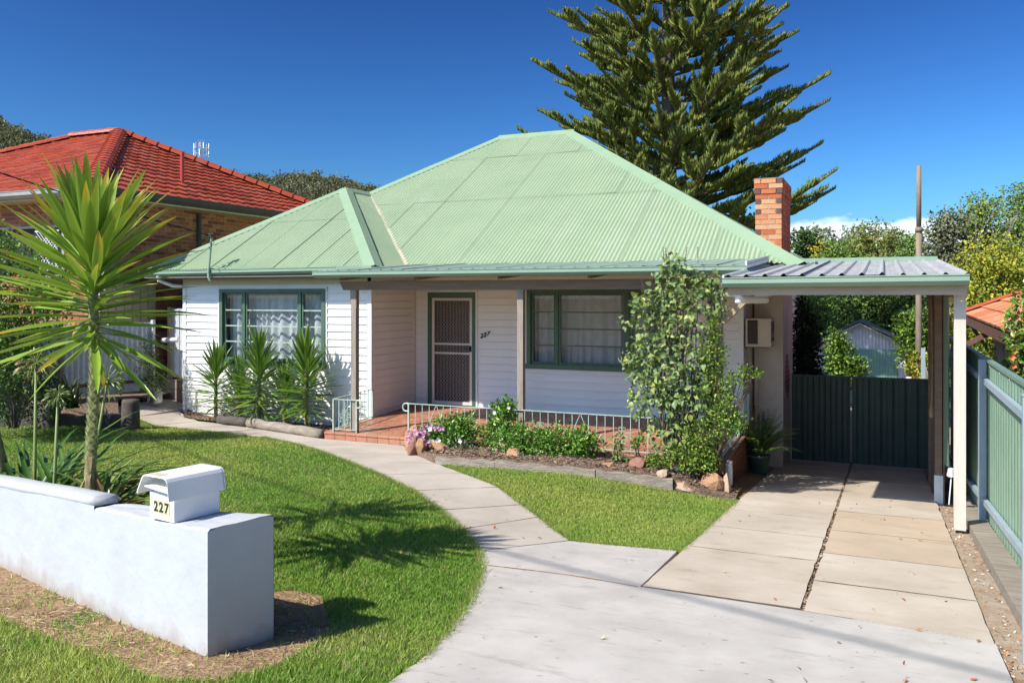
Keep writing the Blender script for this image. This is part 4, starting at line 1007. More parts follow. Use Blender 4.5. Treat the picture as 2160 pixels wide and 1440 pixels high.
la = math.atan2(WD.y, WD.x)                                     # letterbox, skewed a touch to the wall
LB = thing('letterbox', 'white metal letterbox with curved lid and cream plate reading 227, on the wall', 'letterbox', (-3.66, 3.60, wz1(.35)))
LB.rotation_euler = (0, 0, R(-10.5))                            # local: x to the right along the front, y to the back
LB.scale = (1,1,1)
def lb(name, mb, m, parent=None, smooth=False):
    o = mb.build(name, m, None, smooth); o.parent = parent or LB; return o
W_, D_, H_ = .232, .30, .15
m_ = MB(); m_.box(-W_, 0, 0, D_, .002, H_)
lb('box', m_, M['letter'])
ins = MB(); ins.box(-W_+.006, -.006, -.004, .0, H_-.012, H_-.002)
arch = [(-W_-.062, H_-.002), (-W_-.050, H_+.022), (-W_-.024, H_+.068), (-W_-.004, H_+.100), (-W_+.020, H_+.110), (-.034, H_+.112), (-.012, H_+.104), (.000, H_+.086), (.006, H_+.045), (.016, H_-.012)]
inn = [(x*.985-.001, z-.008) for x, z in arch]
hood = MB(); y0, y1 = -.045, D_+.035
hood.add([(x, y, z) for y in (y0, y1) for x, z in arch], [(i, i+1, 10+i+1, 10+i) for i in range(9)])
hood.add([(x, y, z) for y in (y0, y1) for x, z in inn], [(i+1, i, 10+i, 10+i+1) for i in range(9)])
hood.add([(x, y0, z) for x, z in arch] + [(x, y0, z) for x, z in inn], [(i, 10+i, 10+i+1, i+1) for i in range(9)])
lb('lid', hood, M['letter'])
lb('lid_back', MB().prism([(x, D_+.02, z) for x, z in arch], (0, .008, 0)), M['letter'])
lb('paper_slot', MB().box(-W_+.004, -.004, .02, D_-.02, H_+.0, H_+.012), M['letter'])
lb('flap', MB().prism([(-W_-.01, -.03, H_+.034), (-.004, -.03, H_+.018), (-.004, .03, H_+.035), (-W_-.01, .03, H_+.045)], (0, 0, .004)), M['letter'])
lb('patina_patch', MB().box(-W_+.05, -.09, -.035, .02, H_+.1125, H_+.1135), M['plate'])
for i, ch in enumerate('227'):
    pl = lb('number_plate', MB().box(-.192+i*.051, -.192+i*.051+.050, -.0025, -.0008, .040-i*.001, .112-i*.003), M['plate'])
    nm = text_mesh(ch, .078, 'numeral', M['ink'], None, (-.189+i*.051, -.0030, .049), (R(90), 0, 0), 0, .001, .0025); nm.parent = pl
# ------------------------------------------------------------------ neighbour on the left: brick house with red tiled hip roof
NB = thing('brick_house', 'brown brick house with a red tiled hip roof left of the weatherboard house', 'house', (-17, 15, 0))
nx, ny, ze = -14.1, 11.9, 4.12
w = MB(); w.box(-24.8, nx-.012, ny+.012, 19.3, -.4, ze-.12); w.build('wall', M['mortar'], NB)
BRN = [(.46,.175,.08),(.52,.22,.10),(.40,.14,.07),(.55,.25,.12),(.30,.10,.06),(.48,.19,.085)]
ORG = [(.46,.19,.10),(.50,.22,.12),(.42,.16,.09)]
parts = 0; rest = MB(); cand = []
z = .2; row = 0
while z < ze - .2:
    y = ny + (.12 if row % 2 else 0)
    while y < 19.1: cand.append(('s', y, z)); y += .24
    x = nx - .24 - (.12 if row % 2 else 0)
    while x > -20: cand.append(('f', x, z)); x -= .24
    z += .086; row += 1
vis = [c for c in cand if (c[0] == 's' and c[2] > 1.45 and c[1] < 15.5 and c[2] > 1.45 + (c[1]-13)*.1) or (c[0] == 'f' and c[1] > -16.6 and 1.9 < c[2])]
vis.sort(key=lambda c: (c[1] - ny) if c[0] == 's' else (nx - c[1])); vis = set(vis[:296])
for c in cand:
    col = rnd.choice(BRN)
    if c in vis:
        if c[0] == 's': brick_obj(NB, nx-.05, c[1]+.115, c[2]+.038, .10, .23, .076, col)
        else: brick_obj(NB, c[1]+.115, ny+.05, c[2]+.038, .23, .10, .076, rnd.choice(BRN))
    elif c[0] == 's': rest.box(nx-.05, nx, c[1]+.0, c[1]+.23, c[2], c[2]+.076, col)
    else: rest.box(c[1], c[1]+.23, ny, ny+.05, c[2], c[2]+.076, col)
stuff(rest.build('brickwork', M['brick'], NB))
# its roof: courses of tiles
OV = .5; P0 = Vector((nx+OV, ny-OV, ze)); AP = Vector((-18.6, 16.4, 6.38)); AP2 = Vector((-20.3, 16.4, 6.38)); PB = Vector((nx+OV, 19.8, ze)); PL_ = Vector((-25.3, ny-OV, ze))
def tile_mesh(w, l, colr, m, curve=.022):
    mb = MB(); vs = []; n = 6; pr = [0, .006, .001, .001, .014, .016, .005]
    for i in range(n+1):
        x = w*1.04*i/n; h = pr[i]
        vs += [(x, 0, h-.03), (x, 0, h+.022), (x, l*1.06, h)]
    f = []
    for i in range(n): a = 3*i; f += [(a, a+3, a+4, a+1), (a+1, a+4, a+5, a+2)]
    return mb.add(vs, f, colr).mesh('tile', m)
RT = [tile_mesh(.30, .335, c, M['redtile']) for c in [(.42,.075,.03),(.36,.06,.025),(.46,.09,.04),(.33,.06,.03),(.44,.11,.06),(.40,.08,.035)]]
def tile_plane(parent, e0, e1, apex_pts, tiles, limit, keyfn, tw=.30, tl=.335, visfn=None, m=None):
    e0, e1 = Vector(e0), Vector(e1); U = (e1-e0).normalized(); d = Vector(apex_pts[0])-e0; V = (d-U*d.dot(U)).normalized(); N = U.cross(V)
    poly = [((p-e0).dot(U), (p-e0).dot(V)) for p in [e0, e1] + [Vector(a) for a in apex_pts]]
    def inside(u, v):
        c = False
        for i in range(len(poly)):
            (a, b_), (c2, d2) = poly[i], poly[i-1]
            if (b_ > v) != (d2 > v) and u < (c2-a)*(v-b_)/(d2-b_)+a: c = not c
        return c
    vmax = max(p[1] for p in poly); umin = min(p[0] for p in poly); umax = max(p[0] for p in poly)
    mat3 = Matrix((U, V, N)).transposed(); pos = []
    v = -.04
    while v < vmax:
        u = umin
        while u < umax:
            if inside(u + tw*.5, v + tl*.5) or inside(u+tw*.5, v+tl*.1): pos.append((e0 + U*u + V*v, v))
            u += tw
        v += tl
    pos.sort(key=lambda p: keyfn(p[0]))
    big = MB()
    for i, (p, v) in enumerate(pos):
        me = rnd.choice(tiles); tilt = Matrix.Rotation(R(2.6 + rnd.uniform(-.4,.4)), 3, 'X').inverted()
        rot = mat3 @ tilt
        q = p + N*(.032 + rnd.uniform(0,.004))
        if i < limit:
            o = link('roof_tile', me, parent, q, rot.to_euler())
        else:
            vs = [q + rot @ vv.co for vv in me.vertices]; cl = me.color_attributes['Col'].data[0].color
            big.add(vs, [tuple(f.vertices) for f in me.polygons], cl)
    if big.v: stuff(big.build('roof_tiles', m or M['redtile'], parent))
    bk = MB().add([Vector(p) - N*.01 for p in [e0, e1] + list(apex_pts)], [tuple(range(2+len(apex_pts)))]); bk.build('roof_deck', M['dark'], parent)
tile_plane(NB, P0, PB, [AP], RT, 190, lambda p: p.y)
tile_plane(NB, PL_, P0, [AP, AP2], RT, 108, lambda p: -p.x)
bk = MB(); bk.add([PB, Vector((-25.3, 19.8, ze)), AP2, AP], [(0,1,2,3)]); bk.add([Vector((-25.3, 19.8, ze)), PL_, AP2], [(0,1,2)]); bk.build('rear_roof', mat('plain_red_roof', (.38,.06,.04), .5), NB)
def ridge_tiles(parent, p, q, m, r=.13, l=.34):
    p, q = Vector(p), Vector(q); n = max(1, round((q-p).length/l)); l = (q-p).length/n; d = (q-p).normalized(); up_ = Vector((0,0,.05)); p = p + up_; q = q + up_; s = d.cross(Vector((0,0,1))).normalized(); z = s.cross(d)
    for i in range(n):
        a = p + d*(i*l); b_ = p + d*((i+1)*l+.03); vs = []
        for (o, k) in ((a, 1.12), (b_, .96)):
            for t in range(7):
                an = math.pi*(t/6)*1.0; vs.append(o + s*(math.cos(an)*r*k*1.15) + z*(math.sin(an)*r*k*.8+.0))
        MB().add(vs, [(j, j+1, 8+j, 7+j) for j in range(6)] + [(6,5,4,3,2,1,0)], (.48*rnd.uniform(.85,1.05), .085, .035)).build('ridge_tile', m, parent)
ridge_tiles(NB, P0, AP, M['redtile'], .16); ridge_tiles(NB, PB, AP, M['redtile'], .16); ridge_tiles(NB, AP2, AP, M['redtile'], .16); ridge_tiles(NB, PL_, AP2, M['redtile'])
gutter(NB, (P0.x-.02, 11.3, ze-.13), (P0.x-.02, 19.8, ze-.13), M['darkgutter'], h=.16, w=.14, out=(1,0,0))
gutter(NB, (-25.3, P0.y+.02, ze-.13), (P0.x, P0.y+.02, ze-.13), M['greygutter'], h=.15, w=.13)
so = MB(); so.box(-25.2, P0.x-.03, P0.y+.03, ny, ze-.16, ze-.13); so.box(nx, P0.x-.03, ny, 19.7, ze-.16, ze-.13); so.build('soffit', M['frieze'], NB)
MB().tube([(nx+.06, 14.55, ze-.2), (nx+.06, 14.55, .3)], .045, 8).build('downpipe', M['darkgutter'], NB)
MB().tube([(-14.75, 14.75, ze+.3), (-14.75, 14.75, ze+1.25)], .045, 8).build('vent_pipe', mat('red_vent_paint', (.42,.05,.035), .5), NB)
# window with white lattice grille on its front, and a lit window
wn = MB().box(-17.6,-15.0,ny-.02,ny+.03,2.5,3.45); wf_ = wn.build('window', M['dark'], NB)
fr = MB(); 
for (a,b_,c,d_) in ((-17.6,-17.53,2.45,3.5),(-15.03,-14.96,2.45,3.5),(-17.6,-14.96,3.45,3.5),(-17.6,-14.96,2.45,2.5)): fr.box(a,b_,ny-.045,ny-.02,c,d_)
fr.build('window_frame', M['greygutter'], wf_)
lt = MB()
for i in range(30):
    for s in (1, -1):
        x = -15.95 + i*.05
        c0 = -16.1 + i*.085; za, zb = 2.62, 3.38; lo_, hi_ = max(-15.75, c0), min(-15.12, c0 + .76)
        if hi_ - lo_ < .03: continue
        if s > 0: lt.bar((lo_, ny-.05, za + lo_ - c0), (hi_, ny-.05, za + hi_ - c0), .008, .016, (0,1,0))
        else: lt.bar((lo_, ny-.054, zb - lo_ + c0), (hi_, ny-.054, zb - hi_ + c0), .008, .016, (0,1,0))
lt.box(-15.78,-15.09,ny-.065,ny-.045,2.59,2.63); lt.box(-15.78,-15.09,ny-.065,ny-.045,3.37,3.41)
lt.build('lattice_grille', M['trimwhite'], wf_)

# cream ribbed sheet, iron boundary fence, tall sheet gate, sleepers
cs = thing('cream_sheet_screen', 'cream ribbed steel screen standing against the brick wall behind the yucca', 'screen', (-13.95, 12.3, 1.2))
for i in range(7):
    MB().box(-14.0,-13.97,11.85+i*.20,12.035+i*.20,1.3,2.32).build('sheet', M['creampanel'], cs)
MB().box(-14.03,-14.0,11.85,13.25,1.3,2.3).build('backing', M['dark'], cs)
CF = thing('iron_boundary_fence', 'grey corrugated iron boundary fence behind the big yucca', 'fence', (-13.5, 11.3, .2))
y = 8.8
while y < 12.6:
    mb = MB(); vs = []; n = 36; w = min(.76, 12.62-y)
    for i in range(n+1):
        yy = y + w*i/n; x = -13.42 - (12.6-yy)*.19 + .024*math.cos(2*math.pi*yy/.105); zb = .20 + .012*math.sin(y*5)
        vs += [(x, yy, zb), (x, yy, 1.56 + .015*math.sin(y*9))]
    mb.add(vs, [(2*i, 2*i+1, 2*i+3, 2*i+2) for i in range(n)]); mb.build('iron_sheet', M['zinc'], CF, True); y += .76
MB().bar((-14.10,8.8,.42),(-13.385,12.6,.40),.03,.055).build('fence_rail', M['barge'], CF)
for yy in (9.0, 10.8, 12.6): fx = -13.34 - (12.6-yy)*.19; MB().box(fx-.06,fx,yy-.03,yy+.03,-.1,1.6).build('fence_post', M['pole'] if yy < 12 else M['zinc'], CF)
SG = thing('side_gate', 'pale ribbed steel side gate between the house and the iron fence', 'gate', (-13.1, 13.1, .3))
for i in range(9):
    a = -13.45 + i*.092; MB().box(a, a+.082, 13.10 + .012*(i % 2), 13.12 + .012*(i % 2), .42, 1.80).build('sheet', M['zinc'], SG)
MB().box(-13.47,-12.62,13.14,13.16,.40,1.82).build('gate_frame', M['zinc'], SG)
MB().box(-13.42,-13.36,13.02,13.09,-.1,1.85).build('gate_post', M['pole'], SG)
bl = thing('block_wall', 'low brown concrete block wall under the steel side gate', 'wall', (-13, 13.1, -.1))
for j in range(3):
    for i in range(3):
        a = -13.5 + i*.40 - (.2 if j % 2 else 0); 
        if a < -12.75: MB().box(a+.005, min(a+.395,-12.67), 13.0, 13.2, -.22+j*.2+.004, -.22+j*.2+.196).build('block', M['block'], bl)
rk = MB(); rk.tube([(-13.38,12.85,1.18),(-13.0,12.9,1.20)], .05, 10); rk.build('hose_reel_pipe', M['zinc']); tag(bpy.data.objects['hose_reel_pipe'], 'short silver pipe lying across the top of the gate post', 'pipe')
def sleeper(p, q, w, h, m, name, label, cat='sleeper', group=None):
    p, q = Vector(p), Vector(q); n = 14; d = (q-p); s = d.cross(Vector((0,0,1))).normalized(); mb = MB(); vs = []
    for i in range(n+1):
        o = p + d*(i/n); a = .006*math.sin(i*1.9+p.x*7); b_ = .012*math.sin(i*1.3+p.y*5)
        for (u, v) in ((-w/2, 0), (-w/2-a*.3, h*.45+a), (-w/2+.012, h+b_), (w/2-.012, h+b_*.6), (w/2, h*.5), (w/2, 0)): vs.append(o + s*u + Vector((0,0,v)))
    mb.add(vs, [(i*6+j, i*6+(j+1) % 6, (i+1)*6+(j+1) % 6, (i+1)*6+j) for i in range(n) for j in range(6)] + [(5,4,3,2,1,0), tuple(n*6+j for j in range(6))])
    o = mb.build(name, m); tag(o, label, cat, group); return o
zs = -.30
sleeper((-15.3,8.75,zs+.1),(-12.95,9.95,zs+.08),.16,.24,M['darksleeper'],'retaining_sleeper','dark lower retaining sleeper left of the yucca trunk at the lawn edge')
sleeper((-15.4,8.80,zs+.34),(-12.95,10.0,zs+.32),.16,.22,M['darksleeper'],'retaining_sleeper','dark upper retaining sleeper resting on another left of the yucca trunk')
sleeper((-12.88,10.0,zs+.08),(-12.10,10.85,zs+.06),.16,.26,M['darksleeper'],'retaining_sleeper','dark retaining sleeper between two round stumps behind the yucca trunk')
for p, r_, lab in (((-12.92,9.97),.17,'dark round timber stump beside the agapanthus stalks'), ((-11.98,10.80),.15,'dark round timber stump at the end of the garden path')):
    o = MB().lathe((p[0],p[1],-.4), [(r_*1.05,0),(r_,.3),(r_*.97,.62),(r_*.9,.68),(.02,.66)], 14).build('timber_stump', M['darksleeper'], None, True); tag(o, lab, 'stump')
o = MB().lathe((-13.05,12.35,-.02), [(.10,0),(.135,.02),(.135,.30),(.125,.30),(.12,.05)], 16).build('paint_tin', M['letter']); tag(o, 'small white tin standing by the foot of the iron fence', 'tin')

# front bed edging
sleeper((-5.54,10.09,-.31),(-4.70,10.18,-.31),.14,.205,M['sleeper'],'garden_sleeper','grey weathered sleeper edging the shrub bed, end nearest the path')
sleeper((-4.695,10.175,-.315),(-3.38,10.37,-.365),.14,.215,M['sleeper'],'garden_sleeper','grey weathered sleeper edging the middle of the shrub bed')
sleeper((-3.375,10.375,-.375),(-2.44,10.61,-.455),.14,.215,M['sleeper'],'garden_sleeper','grey weathered sleeper edging the shrub bed at the vine end')
def log(p, q, r_, m, label):
    pts = [Vector(p).lerp(Vector(q), i/8) + Vector((0,.012*math.sin(i*1.7),.01*math.sin(i*2.3))) for i in range(9)]
    o = MB().tube(pts, [r_*(1+.06*math.sin(i*2.1)) for i in range(9)], 10).build('garden_log', m, None, True); tag(o, label, 'log')
log((-10.45,12.04,-.20),(-8.46,11.48,-.19),.085,M['sleeper'],'long grey log edging the yucca bed in front of the wing')
log((-11.25,12.15,-.2),(-10.5,12.06,-.2),.08,M['darksleeper'],'short dark log edging the yucca bed by the house corner')

# ------------------------------------------------------------------ rocks
def rock(x, y, z, s, m, label, seed, sq=(1,1,.7)):
    r2 = random.Random(seed); import bmesh as bmm
    bm = bmm.new(); bmm.ops.create_icosphere(bm, subdivisions=2, radius=1)
    pl = [(Vector((r2.gauss(0,1), r2.gauss(0,1), r2.gauss(0,1))).normalized(), r2.uniform(.55,.9)) for _ in range(9)]
    for v in bm.verts:
        for n, d in pl:
            k = v.co.dot(n) - d
            if k > 0: v.co -= n*k
        v.co += v.co.normalized()*r2.uniform(-.04,.04)
        v.co = Vector((v.co.x*s*sq[0], v.co.y*s*sq[1], v.co.z*s*sq[2]))
    me = bpy.data.meshes.new('rock'); bm.to_mesh(me); bm.free(); me.materials.append(m)
    o = link('garden_rock', me, None, (x, y, z), (r2.uniform(-.3,.3), r2.uniform(-.3,.3), r2.uniform(0,6))); tag(o, label, 'rock'); return o
rock(-6.42,10.98,-.08,.22,M['rock'],'tall orange rock at the path corner under the pink flowers',1,(.75,.8,1.15))
rock(-6.12,10.68,-.14,.15,M['rock'],'upright brown rock beside the end of the grey sleeper',2,(.7,.7,1.2))
rock(-6.22,10.62,-.12,.14,M['redrock'],'narrow dark brown rock in front of the tall orange rock',21,(.5,.6,1.3))
rock(-5.84,10.72,-.08,.14,M['rock'],'flat brown rock under the flowering shrub',3,(1.4,.8,.5))
rock(-4.62,10.62,-.10,.16,M['rock'],'orange rock between the first and second bushy shrubs',4,(1.2,.8,.6))
rock(-4.92,10.85,-.07,.12,M['palerock'],'pale rock leaning behind the sleeper under the left shrub',5)
rock(-3.32,10.68,-.19,.19,M['rock'],'long orange rock on the mulch right of the dense shrub',6,(1.5,.8,.5))
rock(-2.98,10.95,-.16,.15,M['redrock'],'dark red rock on the mulch by the small seedling',7)
rock(-2.62,10.75,-.24,.15,M['palerock'],'pale pink rock on the mulch near the vine',8,(1.1,.8,.7))
rock(-2.50,11.10,-.20,.085,M['whiterock'],'small white stone on the mulch near the vine',9,(1.1,.8,.7))
rock(-2.02,10.95,-.37,.21,M['rock'],'big tan rock at the foot of the vine',10,(.95,.8,1.0))
rock(-2.32,10.72,-.38,.17,M['palerock'],'pale broken rock between the sleeper end and the vine',11)
rock(-1.84,10.95,-.40,.10,M['palerock'],'slim upright tan rock beside the white drain pipe',12,(.8,.8,2.2))
rock(-2.85,11.25,-.12,.13,M['redrock'],'lumpy red rock against the verandah edge',13,(1.5,.6,.6))
rock(-3.05,11.22,-.14,.10,M['redrock'],'small dark red rock against the verandah edge',14,(1.2,.6,.7))

# ------------------------------------------------------------------ grass
def inside_np(poly, x, y):
    c = np.zeros(len(x), bool); n = len(poly)
    for i in range(n):
        x1, y1 = poly[i]; x2, y2 = poly[i-1]
        with np.errstate(divide='ignore', invalid='ignore'):
            k = ((y1 > y) != (y2 > y)) & (x < (x2-x1)*(y-y1)/(y2-y1+1e-12)+x1)
        c ^= k
    return c
def vnoise(x, y, s, seed):
    r2 = np.random.default_rng(seed); a = 0
    for k in range(5):
        th = r2.uniform(0, 6.28); f = s*(1.6**k); a = a + np.sin((x*np.cos(th)+y*np.sin(th))*f + r2.uniform(0,6) + 1.5*np.sin((x*np.sin(th*1.7)-y*np.cos(th*1.3))*f*.7))/(1.3**k)
    return a/2.6
Gv = np.vectorize(G)
def grass(name, poly, n, hmul=1.0, seed=1, dirt=None, near=True, label=None):
    g = np.random.default_rng(seed); P = np.array(poly); lo, hi = P.min(0), P.max(0)
    xs, ys = [], []; tot = 0
    while tot < n:
        x = g.uniform(lo[0], hi[0], n); y = g.uniform(lo[1], hi[1], n)
        d = np.hypot(x, y); k = inside_np(poly, x, y) & (g.random(n) < np.clip((4.6/np.maximum(d, 2))**1.5, .05, 1)) & (y > .5)
        if dirt is not None: k &= ~(inside_np(dirt, x, y) & (g.random(n) < .95 - .15*(vnoise(x, y, 3.2, 5) > .35)))
        xs.append(x[k]); ys.append(y[k]); tot += k.sum()
    x = np.concatenate(xs)[:n]; y = np.concatenate(ys)[:n]
    z = Gv(x, y) - .014; d = np.hypot(x, y)
    h = (.021 + .016*g.random(n))*hmul*(1 + .25*vnoise(x, y, 1.1, 3)); wd = .0028 + .00075*d*.45
    th = g.uniform(0, 6.28, n); ln = g.normal(0, .55, (n, 2))
    dx, dy = np.cos(th)*wd, np.sin(th)*wd
    V = np.empty((n, 3, 3)); V[:, 0] = np.stack([x-dx, y-dy, z], 1); V[:, 1] = np.stack([x+dx, y+dy, z], 1)
    V[:, 2] = np.stack([x+ln[:,0]*h, y+ln[:,1]*h, z+h], 1)
    t = np.clip(.42 + .60*vnoise(x, y, .75, 11) + .34*vnoise(x, y, 3.1, 12) + g.normal(0, .25, n), 0, 1)[:, None]
    C = np.array([.185,.35,.04])*(1-t) + np.array([.42,.48,.105])*t
    dry = (g.random(n) < .05 + .30*np.clip(vnoise(x, y, 2.1, 21) - .35, 0, 1)); C[dry] = np.array([.58,.48,.24])*g.uniform(.6,1.1,(dry.sum(),1))
    C *= g.uniform(.75,1.2,(n,1))
    o = npmesh(name, V.reshape(-1,3), np.arange(3*n).reshape(n,3), np.repeat(C,3,0), M['blade'])
    o['label'] = label; o['category'] = 'grass'; stuff(o); return o
grass('grass', LAWN, 230000, 1.0, 1, DIRT, label='mown green grass of the main front lawn')
grass('grass', LAWN2, 60000, 1.0, 2, label='mown green grass of the small lawn beside the driveway')
grass('grass', VERGE, 120000, 1.35, 3, DIRT, label='longer green grass on the verge below the white street wall')
def tuft_line(name, pts, n, seed, h=.05, label=''):
    g = np.random.default_rng(seed); P = np.array(pts); L = np.cumsum(np.r_[0, np.hypot(*np.diff(P, axis=0).T)])
    s = g.uniform(0, L[-1], n); x = np.interp(s, L, P[:,0]) + g.normal(0,.018,n); y = np.interp(s, L, P[:,1]) + g.normal(0,.018,n)
    z = Gv(x, y) - .02; hh = h*g.uniform(.5,1.3,n); th = g.uniform(0,6.28,n); wd = .004
    V = np.empty((n,3,3)); V[:,0] = np.stack([x-np.cos(th)*wd,y-np.sin(th)*wd,z],1); V[:,1] = np.stack([x+np.cos(th)*wd,y+np.sin(th)*wd,z],1)
    ln = g.normal(0,.6,(n,2)); V[:,2] = np.stack([x+ln[:,0]*hh,y+ln[:,1]*hh,z+hh],1)
    t = g.random((n,1)); C = (np.array([.13,.3,.03])*(1-t) + np.array([.42,.40,.12])*t)
    o = npmesh(name, V.reshape(-1,3), np.arange(3*n).reshape(n,3), np.repeat(C,3,0), M['blade']); o['label'] = label; o['category'] = 'grass'; stuff(o)
tuft_line('grass_edge', APRON[1:6] + PL[:9], 9000, 5, .05, 'ragged grass edge of the main lawn along the concrete')
tuft_line('grass_edge', [(-1.64,10.6),(-1.65,7.45),(-2.2,7.37),(-2.62,7.33),(-3.27,8.11),(-4.12,9.0),(-5.4,10.02),(-4.74,10.14),(-4.05,10.33),(-2.5,10.35)], 7000, 6, .045, 'ragged grass edge of the small lawn')
# dead grass runners on the bare strip
def straw():
    g = np.random.default_rng(9); n = 9000; P = np.array(DIRT); x = g.uniform(-7.5,-2.4,n*4); y = g.uniform(2.8,5.0,n*4)
    k = inside_np(DIRT, x, y) & (vnoise(x, y, 2.4, 5) + g.normal(0,.4,n*4) > -.1); x = x[k][:n]; y = y[k][:n]; n = len(x)
    z = Gv(x, y) - .012 + g.uniform(0,.012,n); th = g.uniform(0,6.28,n); L = g.uniform(.02,.09,n); w = .0017
    dx, dy = np.cos(th)*L, np.sin(th)*L; nx_, ny_ = -np.sin(th)*w, np.cos(th)*w
    V = np.empty((n,4,3)); V[:,0] = np.stack([x-nx_,y-ny_,z],1); V[:,1] = np.stack([x+nx_,y+ny_,z],1); V[:,2] = np.stack([x+dx*.6+nx_,y+dy*.6+ny_,z+.003],1); V[:,3] = np.stack([x+dx,y+dy,z+g.uniform(-.004,.012,n)],1)
    b_ = np.arange(n)[:,None]*4; F = np.concatenate([b_+np.array([[0,1,2]]), b_+np.array([[0,2,3]])],0)
    C = np.repeat(jitter_cols(n, [(.44,.31,.17),(.32,.21,.12),(.54,.41,.24),(.22,.145,.09)], None, .2),4,0)
    o = npmesh('dead_grass', V.reshape(-1,3), F, C, M['straw']); o['label'] = 'dry dead grass runners on the bare strip below the white wall'; o['category'] = 'dead grass'; stuff(o)
straw()
def chips(name, poly, n, hf, cols, size, seed, label, cat):
    g = np.random.default_rng(seed); P = np.array(poly); lo, hi = P.min(0), P.max(0); x = g.uniform(lo[0],hi[0],n*3); y = g.uniform(lo[1],hi[1],n*3)
    k = inside_np(poly, x, y); x = x[k][:n]; y = y[k][:n]; n = len(x); z = np.vectorize(hf)(x, y) + g.uniform(0,.012,n)
    D = rand_dirs(n); D[:,2] *= .35; N = rand_dirs(n)*.5 + np.array([0,0,1]); L = size*g.uniform(.5,1.5,n)
    V, F, C = leaf_cards(np.stack([x,y,z],1) - unit(D)*L[:,None]*.5, D, N, L, L*.45, jitter_cols(n, cols, None, .25), .05, .1)
    o = npmesh(name, V, F, C, M['chip']); o['label'] = label; o['category'] = cat; stuff(o)
chips('bark_mulch', BED, 5500, bedh, [(.16,.10,.065),(.24,.16,.10),(.32,.23,.15),(.12,.075,.055)], .045, 31, 'brown bark mulch in the shrub bed before the verandah', 'mulch')
chips('bark_mulch', BED2, 2500, lambda x,y: G(x,y)+.03, [(.16,.10,.065),(.24,.16,.10),(.30,.2,.12)], .045, 32, 'brown bark mulch under the yucca row', 'mulch')
chips('leaf_litter', GRAV, 6500, lambda x,y: G(x,y)-.03, [(.36,.24,.13),(.50,.40,.28),(.42,.15,.06),(.60,.55,.46),(.22,.15,.09)], .028, 33, 'dry leaf litter and gravel between driveway and fence', 'leaf litter')
chips('joint_debris', [(-.528,6.1),(-.492,6.1),(-.492,16),(-.528,16)], 900, lambda x,y: G(x,y)-.016, [(.30,.2,.12),(.2,.13,.08),(.4,.3,.19)], .03, 36, 'dirt and leaf debris caught in the long driveway joint', 'debris')
chips('fallen_leaves', [(-2.2,3),(.6,3),(.6,14),(-1.6,14),(-1.6,8),(-4,8),(-6,10),(-3,6)], 90, lambda x,y: G(x,y)+.004, [(.36,.2,.1),(.45,.12,.05),(.2,.14,.08),(.45,.35,.12)], .04, 34, 'few scattered dry leaves lying on the concrete', 'leaves')
# ------------------------------------------------------------------ yuccas
def sword_leaf(L, w, droop, tip=None, kink=None, n=7, seed=0):
    """one sword-shaped leaf growing along +x with a V fold; tip: colour that takes over towards the point"""
    r2 = random.Random(seed); mb = MB(); g = (.225, .34, .035); vs = []; cs = []
    prof = [.62, .55, .82, 1.0, .95, .78, .50, .03]
    ang = 0.0; x, z = 0.0, 0.0
    for i in range(n+1):
        t = i/n; ww = w*prof[i]/2
        vs += [(x, -ww, z + ww*.32), (x, 0, z), (x, ww, z + ww*.32)]
        c = g
        if tip:
            k = sm((t - tip[1])/.22); c = tuple(g[j]*(1-k) + tip[0][j]*k for j in range(3))
            if t > .9 and len(tip) > 2: c = tip[2]
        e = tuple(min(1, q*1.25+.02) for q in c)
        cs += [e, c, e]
        ang += droop/n * (1.0 if kink is None else (4.5 if i == kink else .4))
        x += L/n*math.cos(ang); z -= L/n*math.sin(ang)
    mb.v = vs; mb.c = [(*c, 1) for c in cs]
    for i in range(n): a = 3*i; mb.f += [(a, a+3, a+4, a+1), (a+1, a+4, a+5, a+2)]
    return mb
YEL = (.50, .36, .03); BRO = (.24, .13, .05)
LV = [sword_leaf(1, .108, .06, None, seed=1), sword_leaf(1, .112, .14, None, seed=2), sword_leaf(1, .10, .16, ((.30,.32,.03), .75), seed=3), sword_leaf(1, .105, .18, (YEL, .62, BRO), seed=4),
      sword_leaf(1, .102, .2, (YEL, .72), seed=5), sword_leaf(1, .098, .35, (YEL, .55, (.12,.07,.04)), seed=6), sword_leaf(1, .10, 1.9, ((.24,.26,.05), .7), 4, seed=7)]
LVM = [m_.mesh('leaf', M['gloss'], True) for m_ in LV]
def orient(d, roll):
    d = Vector(d).normalized(); z = Vector((0,0,1)); s = z.cross(d)
    if s.length < .05: s = Vector((0,1,0))
    s.normalize(); u = d.cross(s)
    return (Matrix((d, s, u)).transposed() @ Matrix.Rotation(roll, 3, 'X')).to_euler()
